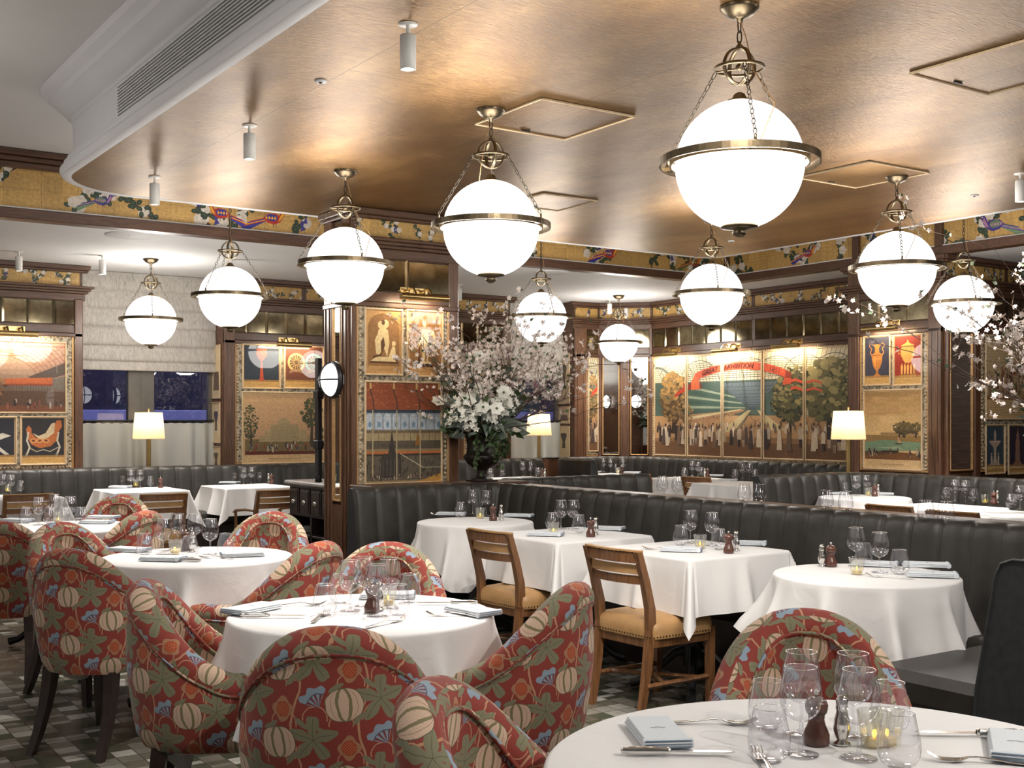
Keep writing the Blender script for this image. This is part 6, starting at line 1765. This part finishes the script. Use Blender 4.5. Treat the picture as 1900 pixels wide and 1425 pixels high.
    for i in range(14):      # ivy trails
        a=r.uniform(-1.2,1.6)-al-.6;x,y=math.cos(a)*.17,math.sin(a)*.17;L=r.uniform(.12,.34)
        pts=[(x*.7,y*.7,.42),(x,y,.40),(x*1.12,y*1.12,.40-L*.5),(x*1.08,y*1.08,.40-L)];br.tube(pts,.002,4,cap=False)
        for k in range(16):
            f=k/15;c=Vector((x*1.12,y*1.12,.41-L*f))+Vector((r.uniform(-1,1),r.uniform(-1,1),r.uniform(-1,1)))*.02;leaf(lf,c,Vector((x+r.uniform(-.2,.2),y+r.uniform(-.2,.2),-.15)),.042,.42)
    br.build('branches',M['bark'],t)['kind']='stuff'
    o=bl.build('blossom',M['petal'],t);o['kind']='stuff'
    if wb.v:
        o=wb.build('white_blossom',M['petalw'],t);o['kind']='stuff'
    o=lf.build('foliage',M['leaf'],t);o['kind']='stuff'
    o=lg.build('grey_foliage',M['leafg'],t);o['kind']='stuff'
    for i in range(12):
        a=r.gauss(-PI/2-al,.9);q=r.uniform(.15,.42);c=Vector((math.cos(a)*q,math.sin(a)*q,.55+r.uniform(0,.45)));mb=MB();d=(Vector((-SA*.6,-CA*.8,.3))+Vector((r.uniform(-.5,.5),)*3)).normalized();x=d.orthogonal().normalized();y=d.cross(x)
        for k in range(6):
            an=k*PI/3;dv=x*math.cos(an)+y*math.sin(an);sd=d.cross(dv);s_=.062
            mb.add([c,c+dv*s_*.55+sd*s_*.46+d*s_*.25,c+dv*s_+d*s_*.35,c+dv*s_*.55-sd*s_*.46+d*s_*.25],[[0,1,2],[0,2,3]],0,True)
        mb.sphere(.010,8,6,1,Matrix.Translation(c+d*.01));mb.build('large_cream_flower',[M['petalw'],M['leaf']],t)
    return t
uu,vv=pz(894,9.30);ut=mk_urn();ut['label']='dark fluted urn holding flowers on the ledge right of the pillar';ut.location=(uu,vv,.946)
f=flowers(11,'tall arrangement of pink blossom, cream flowers and ivy in the dark urn',.84,(.13,-.05),66);f.location=(uu,vv,.946)
u2,v2=pz(2015,7.4);KID[ut.name]=[(c,[]) for c in kids(ut)];dup(ut,(u2,v2,.96),0,'second dark fluted urn beyond the right edge of the photo')
f2=flowers(23,'pink blossom branches reaching in from the right edge',1.0,(-.10,.10),60,False);f2.location=(u2,v2,.98)
t=thing('urn_stand','dark wooden stand under the second urn beyond the right edge','stand',(u2,v2,0));MB().box(-.22,.22,-.22,.22,.90,.96,.01).build('top_board',M['cab'],t);MB().box(-.16,.16,-.16,.16,0,.90,.01).build('stand_column',M['cab'],t)
# ---------------------------------------------------------------- light and camera
w=bpy.data.worlds.new('dusk');sc.world=w;w.use_nodes=True
bg=w.node_tree.nodes['Background'];bg.inputs[0].default_value=(.10,.11,.34,1);bg.inputs[1].default_value=.6
def area(loc,aim,size,power,col,nm='facade_fill_light'):
    l=bpy.data.lights.new(nm,'AREA');l.size=size;l.energy=power;l.color=col
    o=bpy.data.objects.new(nm,l);COL.objects.link(o);o.location=loc;o.rotation_euler=(Vector(aim)-Vector(loc)).to_track_quat('-Z','Y').to_euler()
area((4,14.2,4.5),(4,17,1.5),2.5,75,(.46,.48,1.0));area((9.5,14.2,4.5),(9,17,1.5),2.5,65,(.46,.48,1.0))  # blue area lights added outside to light the facade, no lamp built
cam=bpy.data.cameras.new('camera');co=bpy.data.objects.new('camera',cam);COL.objects.link(co)
co.location=(0,0,H);co.rotation_euler=(PI/2,0,-al);cam.lens=36*F/1900;cam.sensor_width=36;cam.shift_y=(HY-712.5)/1900;cam.clip_start=.05
sc.camera=co
sc.view_settings.view_transform='Standard';sc.view_settings.look='None';sc.view_settings.exposure=0.35;sc.view_settings.gamma=1;sc.view_settings.use_curve_mapping=False
sc.cycles.max_bounces=8;sc.cycles.diffuse_bounces=4;sc.cycles.glossy_bounces=4;sc.cycles.transmission_bounces=4;sc.cycles.transparent_max_bounces=24
sc.cycles.caustics_reflective=False;sc.cycles.caustics_refractive=False;sc.cycles.sample_clamp_indirect=6
sc.cycles.use_denoising=True
